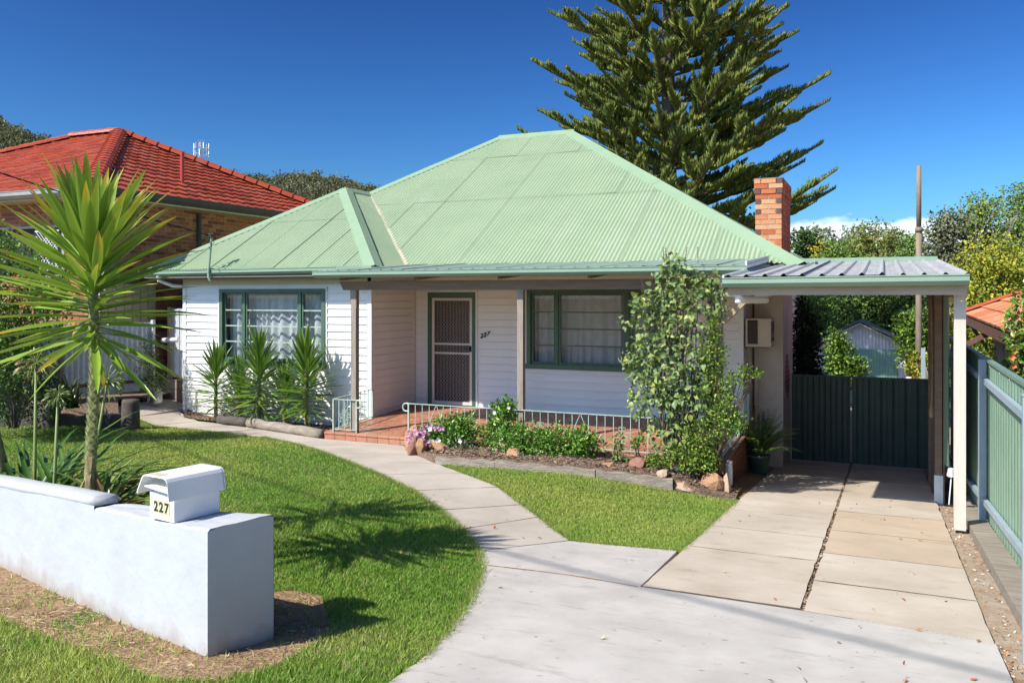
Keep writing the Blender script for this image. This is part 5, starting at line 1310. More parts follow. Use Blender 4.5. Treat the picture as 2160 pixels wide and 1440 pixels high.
def big_yucca(yb, spine, NL, label, kbias=0):
    spine = [yb + Vector(p) for p in spine]
    Y = thing('yucca_tree', label, 'yucca', tuple(yb))
    MB().tube(spine, [.065,.050,.040,.031,.032,.036,.030,.012], 12).build('trunk', M['yuccabark'], Y, True)
    def spt(t):
        k = t*(len(spine)-1); i = min(int(k), len(spine)-2); return spine[i].lerp(spine[i+1], k-i)
    scl = MB()                                               # old leaf bases up the stem
    for j in range(190):
        t = .30 + .42*j/190; p = spt(t); a = j*2.399; d = Vector((math.cos(a), math.sin(a), 0)); s = Vector((-d.y, d.x, 0)); w = .024; r0 = .028
        q = rnd.uniform(.8,1.2); c1 = (.48*q,.50*q,.22*q)
        scl.add([p+d*r0-s*w-Vector((0,0,.012)), p+d*r0+s*w-Vector((0,0,.012)), p+d*(r0+.012)+s*w*.4+Vector((0,0,.02)), p+d*(r0+.020)+Vector((0,0,.032)), p+d*(r0+.012)-s*w*.4+Vector((0,0,.02))], [(0,1,2,3,4)], c1)
    stuff(scl.build('leaf_scars', M['leaf'], Y))
    sk = MB()
    for j in range(34):                                      # dried skirt low on the trunk
        t = rnd.uniform(.12,.34); p = spt(t); a = rnd.uniform(0,6.28); d = Vector((math.cos(a), math.sin(a), 0)); s = Vector((-d.y, d.x, 0)); l = rnd.uniform(.05,.14)
        sk.add([p+d*.036-s*.016, p+d*.036+s*.016, p+d*(.055+l*.25)+s*.010-Vector((0,0,l)), p+d*(.06+l*.3)-s*.01-Vector((0,0,l*1.1))], [(0,1,2,3)])
    stuff(sk.build('dried_skirt', M['dryleaf'], Y))
    for j in range(NL):
        t = j/(NL-1); p = spt(.66 + .34*t); az = j*2.39996 + rnd.uniform(-.2,.2)
        el = -26 + 110*(t**.80) + rnd.uniform(-7,7)
        L = (.79 if t < .75 else .79 - .12*(t-.75)/.25) * rnd.uniform(.80,1.08)
        if t < .45: k = rnd.choice([3,0,4,2,4,3,0,2])
        elif t < .7: k = rnd.choice([0,4,2,4,3])
        else: k = rnd.choice([0,0,1,2,4])
        if j in (14, 80): k = 6
        d = (math.cos(R(el))*math.cos(az), math.cos(R(el))*math.sin(az), math.sin(R(el)))
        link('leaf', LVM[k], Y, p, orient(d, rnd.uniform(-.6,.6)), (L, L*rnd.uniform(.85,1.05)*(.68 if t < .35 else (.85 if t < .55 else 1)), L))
big_yucca(Vector((-5.145, 4.30, .04)), ((0,0,-.1),(-.01,0,.45),(-.015,0,.78),(.0,0,1.1),(.03,.0,1.5),(.02,0,1.85),(-.005,0,2.2),(-.01,0,2.34)), 165, 'tall yucca with scaly trunk and one big head of sword leaves behind the white wall')
big_yucca(Vector((-6.60, 4.78, .04)), ((0,0,-.1),(-.02,-.1,.6),(-.06,-.25,1.3),(-.12,-.45,2.0),(-.2,-.65,2.7),(-.26,-.82,3.2),(-.3,-.9,3.6),(-.3,-.92,3.8)), 64, 'taller leaning yucca at the left edge whose head shades the lawn')
def yucca_clump(x, y, z0, ztop, n, L, label, heads=((0,0),)):
    o = thing('yucca_plant', label, 'yucca', (x, y, z0), 'young yuccas in front of the wing window')
    st = MB(); fo = MB()
    for hx, hy in heads:
        z1 = ztop - L*.95
        st.tube([(x+hx,y+hy,z0-.05),(x+hx*1.1,y+hy*1.1,z1)], [.04,.028], 7)
        for j in range(n):
            t = j/(n-1); p = Vector((x+hx, y+hy, z0+.10 + (z1-z0-.06)*(t**.85))); az = j*2.39996 + rnd.uniform(-.25,.25)
            el = -12 + 95*(t**1.3) + rnd.uniform(-9,9); d = Vector((math.cos(R(el))*math.cos(az), math.cos(R(el))*math.sin(az), math.sin(R(el))))
            Lk = L*rnd.uniform(.72,1.05)*(1.0 if t > .2 else .8); s_ = rnd.choice(LV[:4] if t < .4 else LV[:3]); e = orient(d, rnd.uniform(-.5,.5)).to_matrix(); q = rnd.uniform(.75,1.2)
            b0 = len(fo.v); fo.v += [tuple(p + e @ Vector((v[0]*Lk, v[1]*Lk*.85, v[2]*Lk))) for v in s_.v]; fo.c += [(c[0]*q*.58, c[1]*q*.68, c[2]*q*.8, 1) for c in s_.c]; fo.f += [tuple(i+b0 for i in f) for f in s_.f]
    st.build('stem', M['yuccabark'], o); fo.build('foliage', M['gloss'], o, True)
yucca_clump(-11.50,12.33,-.20,1.30,135,.62,'leftmost young yucca of the row, by the house corner')
yucca_clump(-10.98,12.40,-.18,.98,105,.54,'short yucca between the leftmost and the tall middle yucca')
yucca_clump(-10.42,12.26,-.16,1.56,165,.68,'tallest young yucca in the middle of the row under the window')
yucca_clump(-9.86,12.30,-.15,.96,105,.54,'short yucca left of the rightmost tall yucca')
yucca_clump(-9.33,12.22,-.13,1.54,165,.68,'tall rightmost young yucca of the row beside the verandah railing')

# ------------------------------------------------------------------ strappy plants behind the wall
def strap_clump(name, x, y, z, n, L, label, cat, cols, w=.035, spread=(25,80), wall=False):
    mb = MB()
    for j in range(n):
        az = rnd.uniform(0,6.28)
        if wall and math.sin(az + .26) < -.05: az = -az
        el = R(rnd.uniform(*spread)); l = L*rnd.uniform(.7,1.1); p = Vector((x+rnd.uniform(-.08,.08), y+rnd.uniform(-.08,.08), z)); d = Vector((math.cos(az), math.sin(az), 0)); s = Vector((-d.y, d.x, 0)); c = rnd.choice(cols); q = rnd.uniform(.7,1.2); a = el; vs = []
        for i in range(8):
            ww = w*(.8 if i == 0 else [1,1,1,.95,.85,.65,.4,.05][i])/2; vs += [p - s*ww + Vector((0,0,ww*.5)), p, p + s*ww + Vector((0,0,ww*.5))]
            p = p + (d*math.cos(a) + Vector((0,0,math.sin(a))))*(l/7); a -= rnd.uniform(.10,.30)
        mb.add(vs, [f for i in range(7) for f in ((3*i,3*i+3,3*i+4,3*i+1),(3*i+1,3*i+4,3*i+5,3*i+2))], tuple(k*q for k in c))
    o = mb.build(name, M['gloss'], None, True); tag(o, label, cat); return o
GS = [(.075,.16,.03),(.10,.20,.035),(.06,.13,.03),(.16,.22,.05)]
strap_clump('agapanthus_clump', -6.15,4.52,.02,80,1.40,'dark green strappy agapanthus clump at the left end of the wall','agapanthus',GS,.05,(40,85),True)
strap_clump('agapanthus_clump', -5.72,4.57,.02,60,1.30,'strappy agapanthus clump between the left clump and the yucca trunk','agapanthus',GS,.05,(40,85),True)
strap_clump('strappy_offshoot', -5.22,4.36,.40,50,.62,'pale strappy offshoot tuft at the left foot of the yucca trunk','plant',[(.16,.24,.05),(.22,.27,.06),(.10,.18,.03),(.28,.22,.09)],.048,(15,85),True)
strap_clump('strappy_offshoot', -5.04,4.30,.42,46,.60,'darker strappy offshoot tuft at the right foot of the yucca trunk','plant',[(.08,.14,.03),(.14,.2,.05),(.24,.17,.07)],.045,(10,80),True)
def aga(x, y, z0, z1, r_, lean, seeds, label):
    o = thing('agapanthus_flower', label, 'agapanthus', (x, y, z0), 'agapanthus seed heads behind the white wall')
    top = Vector((x+lean, y, z1)); MB().tube([(x-lean*.2,y,z0),(x+lean*.35,y,(z0+z1)/2),top], [.016,.013,.009], 8).build('stalk', mat('stalk_green', (.20,.26,.07), .5), o, True)
    hd = MB()
    for j in range(64):
        d = Vector(rng.normal(0,1,3)).normalized(); d.z = d.z*.75 + .15; d.normalize(); l = r_*rnd.uniform(.55,.8); e = top + d*l
        hd.tube([top, top + d*l*.6 + Vector((0,0,.012)), e], .0022, 3, False, (.24,.30,.10))
        dd = (d + Vector((0,0,-.6))).normalized(); s = rnd.uniform(.035,.055)*r_/.13; c = rnd.choice(seeds)
        hd.tube([e, e+dd*s*.5, e+dd*s], [.003,.0075*r_/.13,.002], 4, False, c)
    hd.build('flower_head', M['leaf'], o)
DRY = [(.42,.30,.16),(.34,.36,.10),(.48,.36,.22),(.28,.32,.08)]; GRN = [(.24,.32,.09),(.30,.36,.12),(.2,.28,.07)]
aga(-5.90,4.42,.02,1.56,.16,.02,DRY,'tallest agapanthus head, browned, left of the yucca trunk')
aga(-5.60,4.34,.02,1.33,.10,.06,GRN,'small green agapanthus head just left of the yucca trunk')
aga(-6.05,5.0,.02,1.36,.145,.24,GRN,'green agapanthus head partly behind the yucca trunk')

# ------------------------------------------------------------------ shrubs from leaf cards
def cloud_pts(n, blobs):
    """points in ellipsoids (cx, cy, cz, rx, ry, rz), denser to the surface"""
    w = np.array([b_[3]*b_[4]*b_[5] for b_ in blobs])**.75; k = rng.choice(len(blobs), n, p=w/w.sum()); B = np.array(blobs)[k]
    d = rand_dirs(n); r_ = rng.uniform(0,1,(n,1))**.42
    return B[:, :3] + d*r_*B[:, 3:6], d
def shrub(name, label, cat, base, blobs, n, size, cols, m='leaf', group=None, stems=True, clump=6, spread=.07, wfac=.55, upb=.35, stemcol='bark', weights=None, big=False):
    o = thing(name, label, cat, base, group)
    nc = max(1, n//clump); P, d = cloud_pts(nc, blobs); P = np.repeat(P, clump, 0); D0 = np.repeat(d, clump, 0); k = len(P)
    P = P + rng.normal(0, spread, (k, 3))*.6; D = unit(D0*.6 + rand_dirs(k)*.8 + np.array([0,0,upb])); N = unit(rand_dirs(k)*.7 + D0*.5 + np.array([0,0,.8])); L = size*rng.uniform(.6,1.25,k)
    fn = big_leaves if big else leaf_cards
    cl = np.repeat(rng.normal(1,.13,(nc,1)), clump, 0)
    V, F, C = fn(P, D, N, L, L*wfac, jitter_cols(k, cols, weights)*cl)
    npmesh('foliage', V, F, C, M[m], o)
    if stems:
        sb = MB()
        for b_ in blobs:
            for j in range(4):
                e = Vector(b_[:3]) + Vector((rnd.uniform(-.7,.7)*b_[3], rnd.uniform(-.7,.7)*b_[4], rnd.uniform(-.2,.75)*b_[5])); s = Vector(base) + Vector((rnd.uniform(-.04,.04), rnd.uniform(-.04,.04), 0)); mid = s.lerp(e, .5) + Vector((rnd.uniform(-.04,.04), rnd.uniform(-.04,.04), .03))
                sb.tube([s, mid, e], [.009,.006,.003], 4, False)
        sb.build('stems', M[stemcol], o)
    return o
GLS = [(.11,.26,.028),(.15,.32,.035),(.08,.20,.025),(.24,.38,.06)]
def bz(x, y): return bedh(x, y)
gsh = 'shrubs in the verandah bed'
s1 = shrub('garden_shrub','bushy green shrub dotted with white flowers at the left of the bed','shrub',(-5.78,11.0,bz(-5.78,11)), [(-5.78,11.0,.05,.33,.28,.28),(-5.62,11.05,.14,.26,.22,.22),(-5.95,10.98,-.02,.22,.2,.2)], 2600, .055, GLS, 'gloss', gsh)
s2 = shrub('garden_shrub','taller open green shrub rising against the middle verandah post','shrub',(-4.98,11.1,bz(-4.98,11.1)), [(-5.0,11.1,.30,.20,.18,.26),(-5.1,11.1,.05,.26,.2,.2),(-4.93,11.08,.50,.12,.12,.14)], 1500, .06, GLS, 'gloss', gsh)
s3 = shrub('garden_shrub','dense low dark green shrub in the centre of the bed','shrub',(-4.4,10.9,bz(-4.4,10.9)), [(-4.75,10.85,.02,.25,.25,.24),(-4.45,10.85,.03,.36,.28,.25),(-4.1,10.88,.02,.28,.24,.24)], 3400, .055, GLS, 'gloss', gsh)
s4 = shrub('garden_shrub','medium green shrub at the right of the dense low shrub','shrub',(-3.72,10.9,bz(-3.72,10.9)), [(-3.75,10.9,.06,.24,.2,.22)], 800, .06, GLS, 'gloss', gsh)
shrub('seedling_shrub','thin upright seedling standing alone on the mulch','shrub',(-3.24,10.9,bz(-3.24,10.9)), [(-3.24,10.9,.08,.06,.06,.20)], 70, .075, [(.14,.25,.04),(.20,.32,.06)], 'gloss', None, True, 3, .04)
shrub('seedling_shrub','small two stemmed seedling nearest the vine','shrub',(-2.98,11.05,bz(-2.98,11.05)), [(-3.0,11.05,.10,.09,.08,.14)], 60, .07, [(.12,.23,.04),(.18,.3,.05)], 'gloss', None, True, 3, .04)
shrub('garden_shrub','sparse grey green groundcover shrub under the white flowering shrub','shrub',(-5.5,10.75,bz(-5.5,10.75)), [(-5.5,10.75,-.1,.28,.14,.08)], 600, .03, [(.14,.18,.09),(.2,.23,.12)], 'leaf', None)
def blooms(parent, pts, r_, m, n=5):
    for p in pts:
        mb = MB()
        for k in range(n):
            a = 2*math.pi*k/n; d = Vector((math.cos(a), -.35, math.sin(a))).normalized(); s = d.cross(Vector((0,-1,0))).normalized()
            mb.add([Vector((0,0,0)), d*r_*.55+s*r_*.4+Vector((0,-.006,0)), d*r_+Vector((0,-.01,0)), d*r_*.55-s*r_*.4+Vector((0,-.006,0))], [(0,1,2,3)])
        f = mb.mesh('flower', m); link('flower', f, parent, p, (rnd.uniform(-.4,.4), rnd.uniform(0,6), rnd.uniform(-.5,.5)))
blooms(s1, [(-5.50,10.72,.02),(-5.98,10.70,.16),(-5.85,10.70,.0),(-5.70,10.70,-.10),(-5.95,10.72,-.02)], .045, M['flowerwhite'])
blooms(s2, [(-5.05,10.9,.42),(-4.85,10.95,.50)], .035, M['flowerwhite'])
gp = shrub('pink_geranium','low plant with clusters of pink flowers beside the tall orange rock','geranium',(-6.12,10.85,bz(-6.1,10.85)), [(-6.12,10.85,.0,.18,.12,.14)], 420, .045, [(.12,.2,.06),(.16,.24,.08)], 'leaf')
blooms(gp, [(-6.32+rnd.uniform(-.05,.42)*.8, 10.70+rnd.uniform(-.05,.05), -.09+.24*rnd.random()) for _ in range(38)], .032, M['flowerpink'])
blooms(gp, [(-6.0+rnd.uniform(-.1,.28), 10.78, .14+.06*rnd.random()) for _ in range(14)], .03, M['flowerpink'])

# climbing vine with large leaves, and a small-leaved creeper through it
V0 = (-2.45, 11.15, -.35)
vine = thing('climbing_vine', 'tall climbing vine with large pale green leaves growing up to the verandah gutter', 'vine', V0)
bl_ = [(-3.2,11.1,1.75,.12,.1,.10),(-3.15,11.1,1.25,.12,.1,.12),(-1.95,11.1,1.95,.14,.1,.14),(-2.5,11.1,2.22,.38,.22,.28),(-2.85,11.1,1.95,.30,.2,.22),(-2.4,11.1,1.85,.40,.22,.35),(-2.75,11.1,1.5,.42,.22,.3),(-2.5,11.05,1.2,.45,.22,.35),(-2.95,11.1,1.1,.25,.18,.25),(-2.75,11.1,.75,.38,.2,.3),(-2.35,11.05,.75,.40,.2,.35),(-2.6,11.1,.25,.36,.18,.25),(-2.55,11.15,2.52,.16,.12,.14),(-2.05,11.1,2.2,.22,.18,.2),(-3.02,11.1,.62,.14,.1,.22)]
n = 2300; P, d = cloud_pts(n, bl_); P = P.copy(); D = unit(d*.5 + rand_dirs(n)*.8 + np.array([0,-.25,-.3])); N = unit(rand_dirs(n)*.75 + np.array([-.25,-.6,.6])); L = .088*rng.uniform(.5,1.15,n)
V, F, C = big_leaves(P, D, N, L, L*.82, jitter_cols(n, [(.20,.29,.09),(.25,.33,.11),(.14,.22,.07),(.36,.40,.09)], [.35,.3,.23,.12]))
npmesh('leaves', V, F, C, M['leaf'], vine)
sb = MB()
for j in range(46):
    x = -2.45 + rnd.gauss(0,.22); tip = Vector((x + rnd.gauss(0,.16), 11.12 + rnd.uniform(-.1,.1), rnd.uniform(1.0,2.5))); b0 = Vector((-2.4 + rnd.gauss(0,.12), 11.12 + rnd.uniform(-.06,.06), -.38)); pts = [b0.lerp(tip, i/6) + Vector((rnd.gauss(0,.022), rnd.gauss(0,.02), 0)) for i in range(7)]
    sb.tube(pts, [.013,.011,.010,.009,.007,.005,.003], 5, False)
sb.build('stems', M['bark'], vine)
sd_ = MB()
for j in range(9):
    p = Vector((-2.55+rnd.gauss(0,.14), 11.1, 2.5)); q = p + Vector((rnd.gauss(0,.05), 0, rnd.uniform(.1,.22))); sd_.tube([p, q], .004, 4, False)
    for k in range(4): sd_.lathe(p.lerp(q, .4+.2*k), [(.001,-.012),(.009,0),(.001,.012)], 4)
stuff(sd_.build('seed_heads', M['bark'], vine))
shrub('small_leaved_creeper','small leaved bright green creeper right of the vine reaching towards the air conditioner','creeper',(-2.1,11.1,-.4),
      [(-2.05,11.05,1.3,.22,.16,.30),(-1.98,11.05,.85,.25,.16,.35),(-1.85,11.0,.55,.24,.14,.3),(-2.15,11.0,.25,.26,.16,.26),(-2.3,10.98,-.02,.32,.16,.18),(-2.1,10.98,-.08,.22,.16,.14),(-1.72,11.0,1.0,.12,.08,.12),(-1.58,11.0,1.12,.14,.07,.07),(-1.48,11.0,1.12,.09,.05,.05),(-1.72,11.0,.45,.12,.08,.14),(-2.0,11.05,1.62,.1,.1,.16),(-2.7,10.95,-.1,.2,.12,.10)],
      5800, .044, [(.14,.26,.03),(.20,.33,.045),(.09,.18,.025),(.34,.42,.06)], 'leaf', None, True, 5, .05)

# fern in a green pot by the chimney
fp = thing('potted_fern', 'big dark fern in a green plastic pot against the chimney wall', 'potted plant', (-1.76,13.5,-.66))
MB().lathe((-1.76,13.5,-.665), [(.12,0),(.16,.26),(.175,.26),(.175,.30),(.155,.30),(.14,.2)], 18).build('pot', M['potgreen'], fp, True)
fr = []; cols = []
Ps, Ds, Ns, Ls = [], [], [], []
rac = MB()
for j in range(46):
    az = rnd.uniform(0,6.28); el = R(rnd.uniform(30,88)); l = rnd.uniform(.6,.95); p = Vector((-1.76,13.5,-.40)) + Vector((math.cos(az),math.sin(az),0))*.06; a = el; d = Vector((math.cos(az), math.sin(az)*.7, 0)); pts = [p]
    for i in range(12):
        p = p + (d*math.cos(a) + Vector((0,0,math.sin(a))))*(l/12); a -= .085; pts.append(p)
        if i > 0:
            dirv = (pts[-1]-pts[-2]).normalized(); s = dirv.cross(Vector((0,0,1))).normalized() if abs(dirv.z) < .98 else Vector((1,0,0))
            for sg_ in (-1, 1):
                for kk in (0, .5): Ps.append(pts[-2].lerp(pts[-1], kk)); Ds.append(s*sg_ + dirv*.35); Ns.append((0,0,1)); Ls.append(.10*math.sin(math.pi*(i+1.2)/13.5)**.7)
    rac.tube(pts, .003, 3, False)
rac.build('frond_stems', M['yuccabark'], fp)
Ls = np.array(Ls); V, F, C = leaf_cards(np.array(Ps), np.array(Ds), np.array(Ns, float), Ls, Ls*.26, jitter_cols(len(Ps), [(.12,.23,.04),(.16,.29,.05),(.08,.17,.03)]), .05, .15); npmesh('fronds', V, F, C, M['leaf'], fp)
dt = thing('dark_dracaena', 'dark narrow leaved dracaena standing behind the potted fern', 'plant', (-1.86,13.62,-.66))
MB().tube([(-1.86,13.62,-.7),(-1.85,13.62,.30)], .014, 6).build('stem', M['bark'], dt)
ml = MB()
for j in range(60):
    z = -.1 + .46*(j/59); p = Vector((-1.855,13.62,z)); az = j*2.4; a = R(rnd.uniform(15,60)); d = Vector((math.cos(az), math.sin(az), 0)); s = Vector((-d.y,d.x,0)); vs = []
    for i in range(6): ww = .008*(1-i/5.2); vs += [p-s*ww, p+s*ww]; p = p + (d*math.cos(a)+Vector((0,0,math.sin(a))))*.035; a -= .35
    ml.add(vs, [(2*i,2*i+1,2*i+3,2*i+2) for i in range(5)], (.045,.06,.025))
ml.build('leaves', M['leaf'], dt)

# bushes on the left boundary
DKG = [(.08,.16,.03),(.11,.2,.04),(.055,.115,.025)]
lbush = shrub('flowering_bush','leafy bush with a few red flowers at the left edge before the brick house','bush',(-11.9,8.6,.1), [(-12.0,8.5,2.3,.55,.5,.75),(-11.5,8.7,2.25,.42,.4,.6),(-11.25,8.75,1.9,.3,.3,.45),(-12.3,8.4,1.4,.7,.6,.8),(-11.75,8.6,1.3,.5,.4,.7),(-12.1,8.5,2.9,.25,.25,.3)], 9500, .062, [(.17,.31,.045),(.24,.40,.06),(.12,.22,.035),(.08,.15,.03)], 'leaf')
blooms(lbush, [(-11.55,8.25,2.72),(-11.45,8.3,2.35),(-11.7,8.15,2.5),(-11.4,8.4,2.05)], .05, M['flowerred'])
shrub('dark_bush','dense dark green bush at the left edge below the flowering bush','bush',(-12.6,9.0,0), [(-12.7,9.0,.7,.75,.6,.7),(-12.2,9.2,.5,.5,.4,.45),(-12.9,8.8,1.4,.6,.5,.5)], 5200, .06, DKG, 'gloss')
strap_clump('strappy_bush',-12.55,10.1,.18,60,.85,'dark strappy plant between the dark bush and the iron fence','plant',[(.06,.10,.03),(.04,.07,.02),(.12,.16,.05)],.035,(35,85))
shrub('conifer_shrub','small dark conifer shrub in front of the side gate by the house corner','shrub',(-13.0,12.2,.0), [(-13.0,12.2,.55,.30,.25,.35),(-13.0,12.2,.95,.22,.2,.3),(-12.85,12.15,.35,.4,.25,.22),(-13.0,12.2,1.25,.1,.1,.15)], 2600, .05, [(.05,.085,.025),(.075,.11,.035)], 'leaf', None, True, 6, .06, .3)
# ------------------------------------------------------------------ the tall pine behind the house
CA, SA = math.cos(cam.rotation_euler.z), math.sin(cam.rotation_euler.z)
def pine():
    px, py, zg = -6.77, 28.7, -1.5
    o = thing('norfolk_pine', 'tall island pine with tiers of upswept branches rising behind the green roof', 'pine tree', (px, py, zg))
    ztop = 22.0
    MB().tube([(px,py,zg),(px+.05,py,6),(px,py,12),(px+.04,py,18),(px,py,ztop)], [.34,.26,.19,.09,.02], 10).build('trunk', M['bark'], o, True)
    def Rz(z): return max(.25, 5.75 - (z-6)*.345)
    br = []
    for dx, z in ((-4.05,11.99),(-3.2,10.8),(-4.6,10.08),(-3.45,9.03),(-4.4,8.5),(-5.1,7.84),(-3.0,9.6),(-3.7,7.2),(4.1,11.99),(4.55,11.2),(3.75,10.36),(4.2,10.0),(5.3,9.5),(5.35,8.65),(3.85,7.65),(5.4,7.35),(5.85,5.8),(4.5,6.6),(3.3,8.3)):
        br.append((0 if dx > 0 else math.pi, abs(dx), z, rnd.uniform(-.12,.12)))
    z = 4.2
    while z < ztop-.4:                                       # whorls up the trunk
        k = 9 if z < 8 else (7 if z < 13 else 6); a0 = rnd.uniform(0,6.28)
        for i in range(k):
            a = a0 + 2*math.pi*i/k + rnd.uniform(-.25,.25)
            sidew = abs(math.cos(a)) > .80 and z < 12.3
            br.append((a, Rz(z)*(rnd.uniform(.45,.68) if sidew else rnd.uniform(.72,1.0)), z + .22*Rz(z) + rnd.uniform(-.3,.3), 0))
        z += .92 if z < 13 else 1.0
    wd = MB(); Vs, Cs, Fs, off = [], [], [], 0
    def foliage(pts, r_, dens, env0, vis, tstart):
        nonlocal off
        n = len(pts); m_ = int(r_*dens) + 3; ph = rnd.uniform(0, 6)
        for j in range(m_):
            t = tstart + (1-tstart)*(j/(m_-1))**.95; k = t*(n-1); i = min(int(k), n-2); p = pts[i].lerp(pts[i+1], k-i); tan = (pts[i+1]-pts[i]).normalized(); side = tan.cross(Vector((0,0,1))).normalized()
            env = env0*(.75 + .35*math.sin(math.pi*t)) * (1.0 if t < .80 else max(.45, 1-(t-.80)*2.4)) * (.80 + .3*math.sin(t*r_*5 + ph))
            for s in ((-1, 1) if t < .96 else (-1, 0, 1)):
                for rep in range(3 if vis else 1):
                    l = env*rnd.uniform(.6,1.1)
                    d = (tan*rnd.uniform(.35,1.0) + side*(s*rnd.uniform(.15,1.0)*(1 if t < .9 else .4)) + Vector((0,0,rnd.uniform(.10,.95)))).normalized()
                    q = [p]; dd = d.copy()
                    for e in range(3): q.append(q[-1] + dd*(l/3)); dd = (dd + Vector((0,0,.36))).normalized()
                    rr = [.020,.034,.030,.004]; ref = side if abs(d.dot(side)) < .8 else Vector((0,0,1)); u = d.cross(ref).normalized(); v = u.cross(d)
                    base = rnd.choice([(.15,.205,.042),(.21,.25,.052),(.10,.145,.036),(.29,.295,.065)]); qd = rnd.uniform(.75,1.15); cc = tuple(c*qd for c in base)
                    for e in range(4):
                        for tt in range(3): an = 2.0944*tt; Vs.append(q[e] + (u*math.cos(an) + v*math.sin(an))*rr[e])
                    Cs.extend([cc]*12)
                    for e in range(3):
                        for tt in range(3): t2 = (tt+1) % 3; Fs.append((off+e*3+tt, off+e*3+t2, off+e*3+3+t2)); Fs.append((off+e*3+tt, off+e*3+3+t2, off+e*3+3+tt))
                    off += 12
                    for e in range(5 if vis else 2):         # free needles
                        tt = rnd.random(); f = q[0].lerp(q[3], tt); an = rnd.uniform(0,6.28); nd = (d*.8 + (u*math.cos(an)+v*math.sin(an))*.75 + Vector((0,0,.3))).normalized(); sd2 = nd.cross(Vector((.3,.2,1))).normalized()*.008
                        Vs.extend([f-sd2, f+sd2, f+nd*.10]); Cs.extend([cc]*3); Fs.append((off,off+1,off+2)); off += 3
    for a, r_, zt, ja in br:
        a += ja; dirh = Vector((CA*math.cos(a) + SA*math.sin(a), SA*math.cos(a) - CA*math.sin(a), 0)); side = Vector((-dirh.y, dirh.x, 0))
        z0 = zt - .30*r_; pts = []; n = 12; sway = rnd.uniform(-.12,.12)
        for i in range(n):
            t = i/(n-1); pts.append(Vector((px,py,0)) + dirh*(r_*t) + side*(sway*r_*t*t) + Vector((0,0,z0 + (zt-z0)*(.35*t + .65*t**2.0) - .16*math.sin(math.pi*t)*(r_/5))))
        wd.tube(pts, [.055*(1-.85*i/(n-1))*(r_/5)**.5 + .008 for i in range(n)], 5, False)
        vis = z0 < 13
        foliage(pts, r_, 11 if vis else 6, .44, vis, .12)
        if vis and r_ > 1.8:
            for w_ in range(4):                              # forked side sprays
                t = .30 + .13*w_ + rnd.uniform(-.03,.03); k = t*(n-1); i = min(int(k), n-2); p = pts[i].lerp(pts[i+1], k-i); sgn = 1 if w_ % 2 else -1; L2 = r_*(1-t)*.62 + .25
                d2 = (dirh*.80 + side*(sgn*.60)).normalized(); sp = [p + d2*(L2*e/5) + Vector((0,0,.26*L2*(e/5)**1.8 + .03*e)) for e in range(6)]
                wd.tube(sp, [.018,.016,.013,.010,.007,.004], 4, False); foliage(sp, L2, 11, .36, True, .2)
    stuff(wd.build('branches', M['bark'], o))
    npmesh('crown', np.array([tuple(v) for v in Vs]), np.array(Fs), np.array(Cs), M['needle'], o, False)
    print('pine tris', len(Fs))
pine()

# ------------------------------------------------------------------ trees beyond the house
def tree(name, label, base, h, blobs, n, size, cols, weights=None, trunk=.12, bark='bark', wfac=.72, upb=.1, group='trees behind the house', m='farleaf', clump=9, spread=.2):
    x, y, z = base; o = thing(name, label, 'tree', base, group)
    tb = MB(); top = Vector((x, y, z + h*.55)); tb.tube([(x,y,z-.3),(x+.06*h*.2,y,z+h*.3),top], [trunk,trunk*.75,trunk*.45], 8, False)
    for b_ in blobs:
        e = Vector(b_[:3]); s = Vector((x,y,z+h*rnd.uniform(.25,.5))); mid = s.lerp(e,.55)+Vector((rnd.gauss(0,.15),rnd.gauss(0,.15),.1)); tb.tube([s,mid,e+Vector((0,0,b_[5]*.5))], [trunk*.5,trunk*.3,trunk*.08], 5, False)
    tb.build('trunk', M[bark], o)
    n = int(n*1.6); nc = n//clump; P, d = cloud_pts(nc, blobs); P = np.repeat(P, clump, 0); D0 = np.repeat(d, clump, 0); k = len(P)
    P = P + rng.normal(0, spread, (k,3))*np.array([1,1,.7]); D = unit(D0*.4 + rand_dirs(k) + np.array([0,0,upb])); N = unit(rand_dirs(k)*.7 + D0*.6 + np.array([-.3,-.4,.8])); L = size*rng.uniform(.7,1.45,k)
    V, F, C = leaf_cards(P, D, N, L, L*wfac, jitter_cols(k, cols, weights, .16)*1.45*np.repeat(rng.normal(1,.18,(nc,1)), clump, 0))
    npmesh('crown', V, F, C, M[m], o)
def lobes(x, y, ztop, zbot, r_, k=7, seed=0):
    r2 = random.Random(seed); out = [(x, y, ztop-r_*.45, r_*.55, r_*.55, r_*.5)]
    for i in range(k):
        t = (i+.5)/k; a = i*2.4 + r2.uniform(-.4,.4); zz = zbot + (ztop-zbot)*(.12+.72*t) ; rr = r_*(.75 - .35*abs(t-.45)); q = r_*.55*(1-.5*t)
        out.append((x+q*math.cos(a), y+q*math.sin(a), zz, rr*r2.uniform(.6,.9), rr*r2.uniform(.6,.9), rr*r2.uniform(.5,.8)))
    return out
def gz(y): return G(0, y)
MID = [(.115,.18,.035),(.15,.22,.045),(.085,.135,.03)]; EUC = [(.17,.19,.10),(.21,.22,.12),(.13,.155,.08)]; YEW = [(.34,.30,.03),(.24,.26,.035),(.15,.19,.03)]; ORA = [(.17,.14,.045),(.11,.15,.03),(.14,.17,.04)]; BRI = [(.17,.29,.035),(.24,.36,.05),(.11,.20,.03)]; OLV = [(.12,.13,.065),(.09,.10,.05),(.15,.15,.08)]; DRK = [(.045,.085,.02),(.065,.11,.025),(.03,.06,.015)]
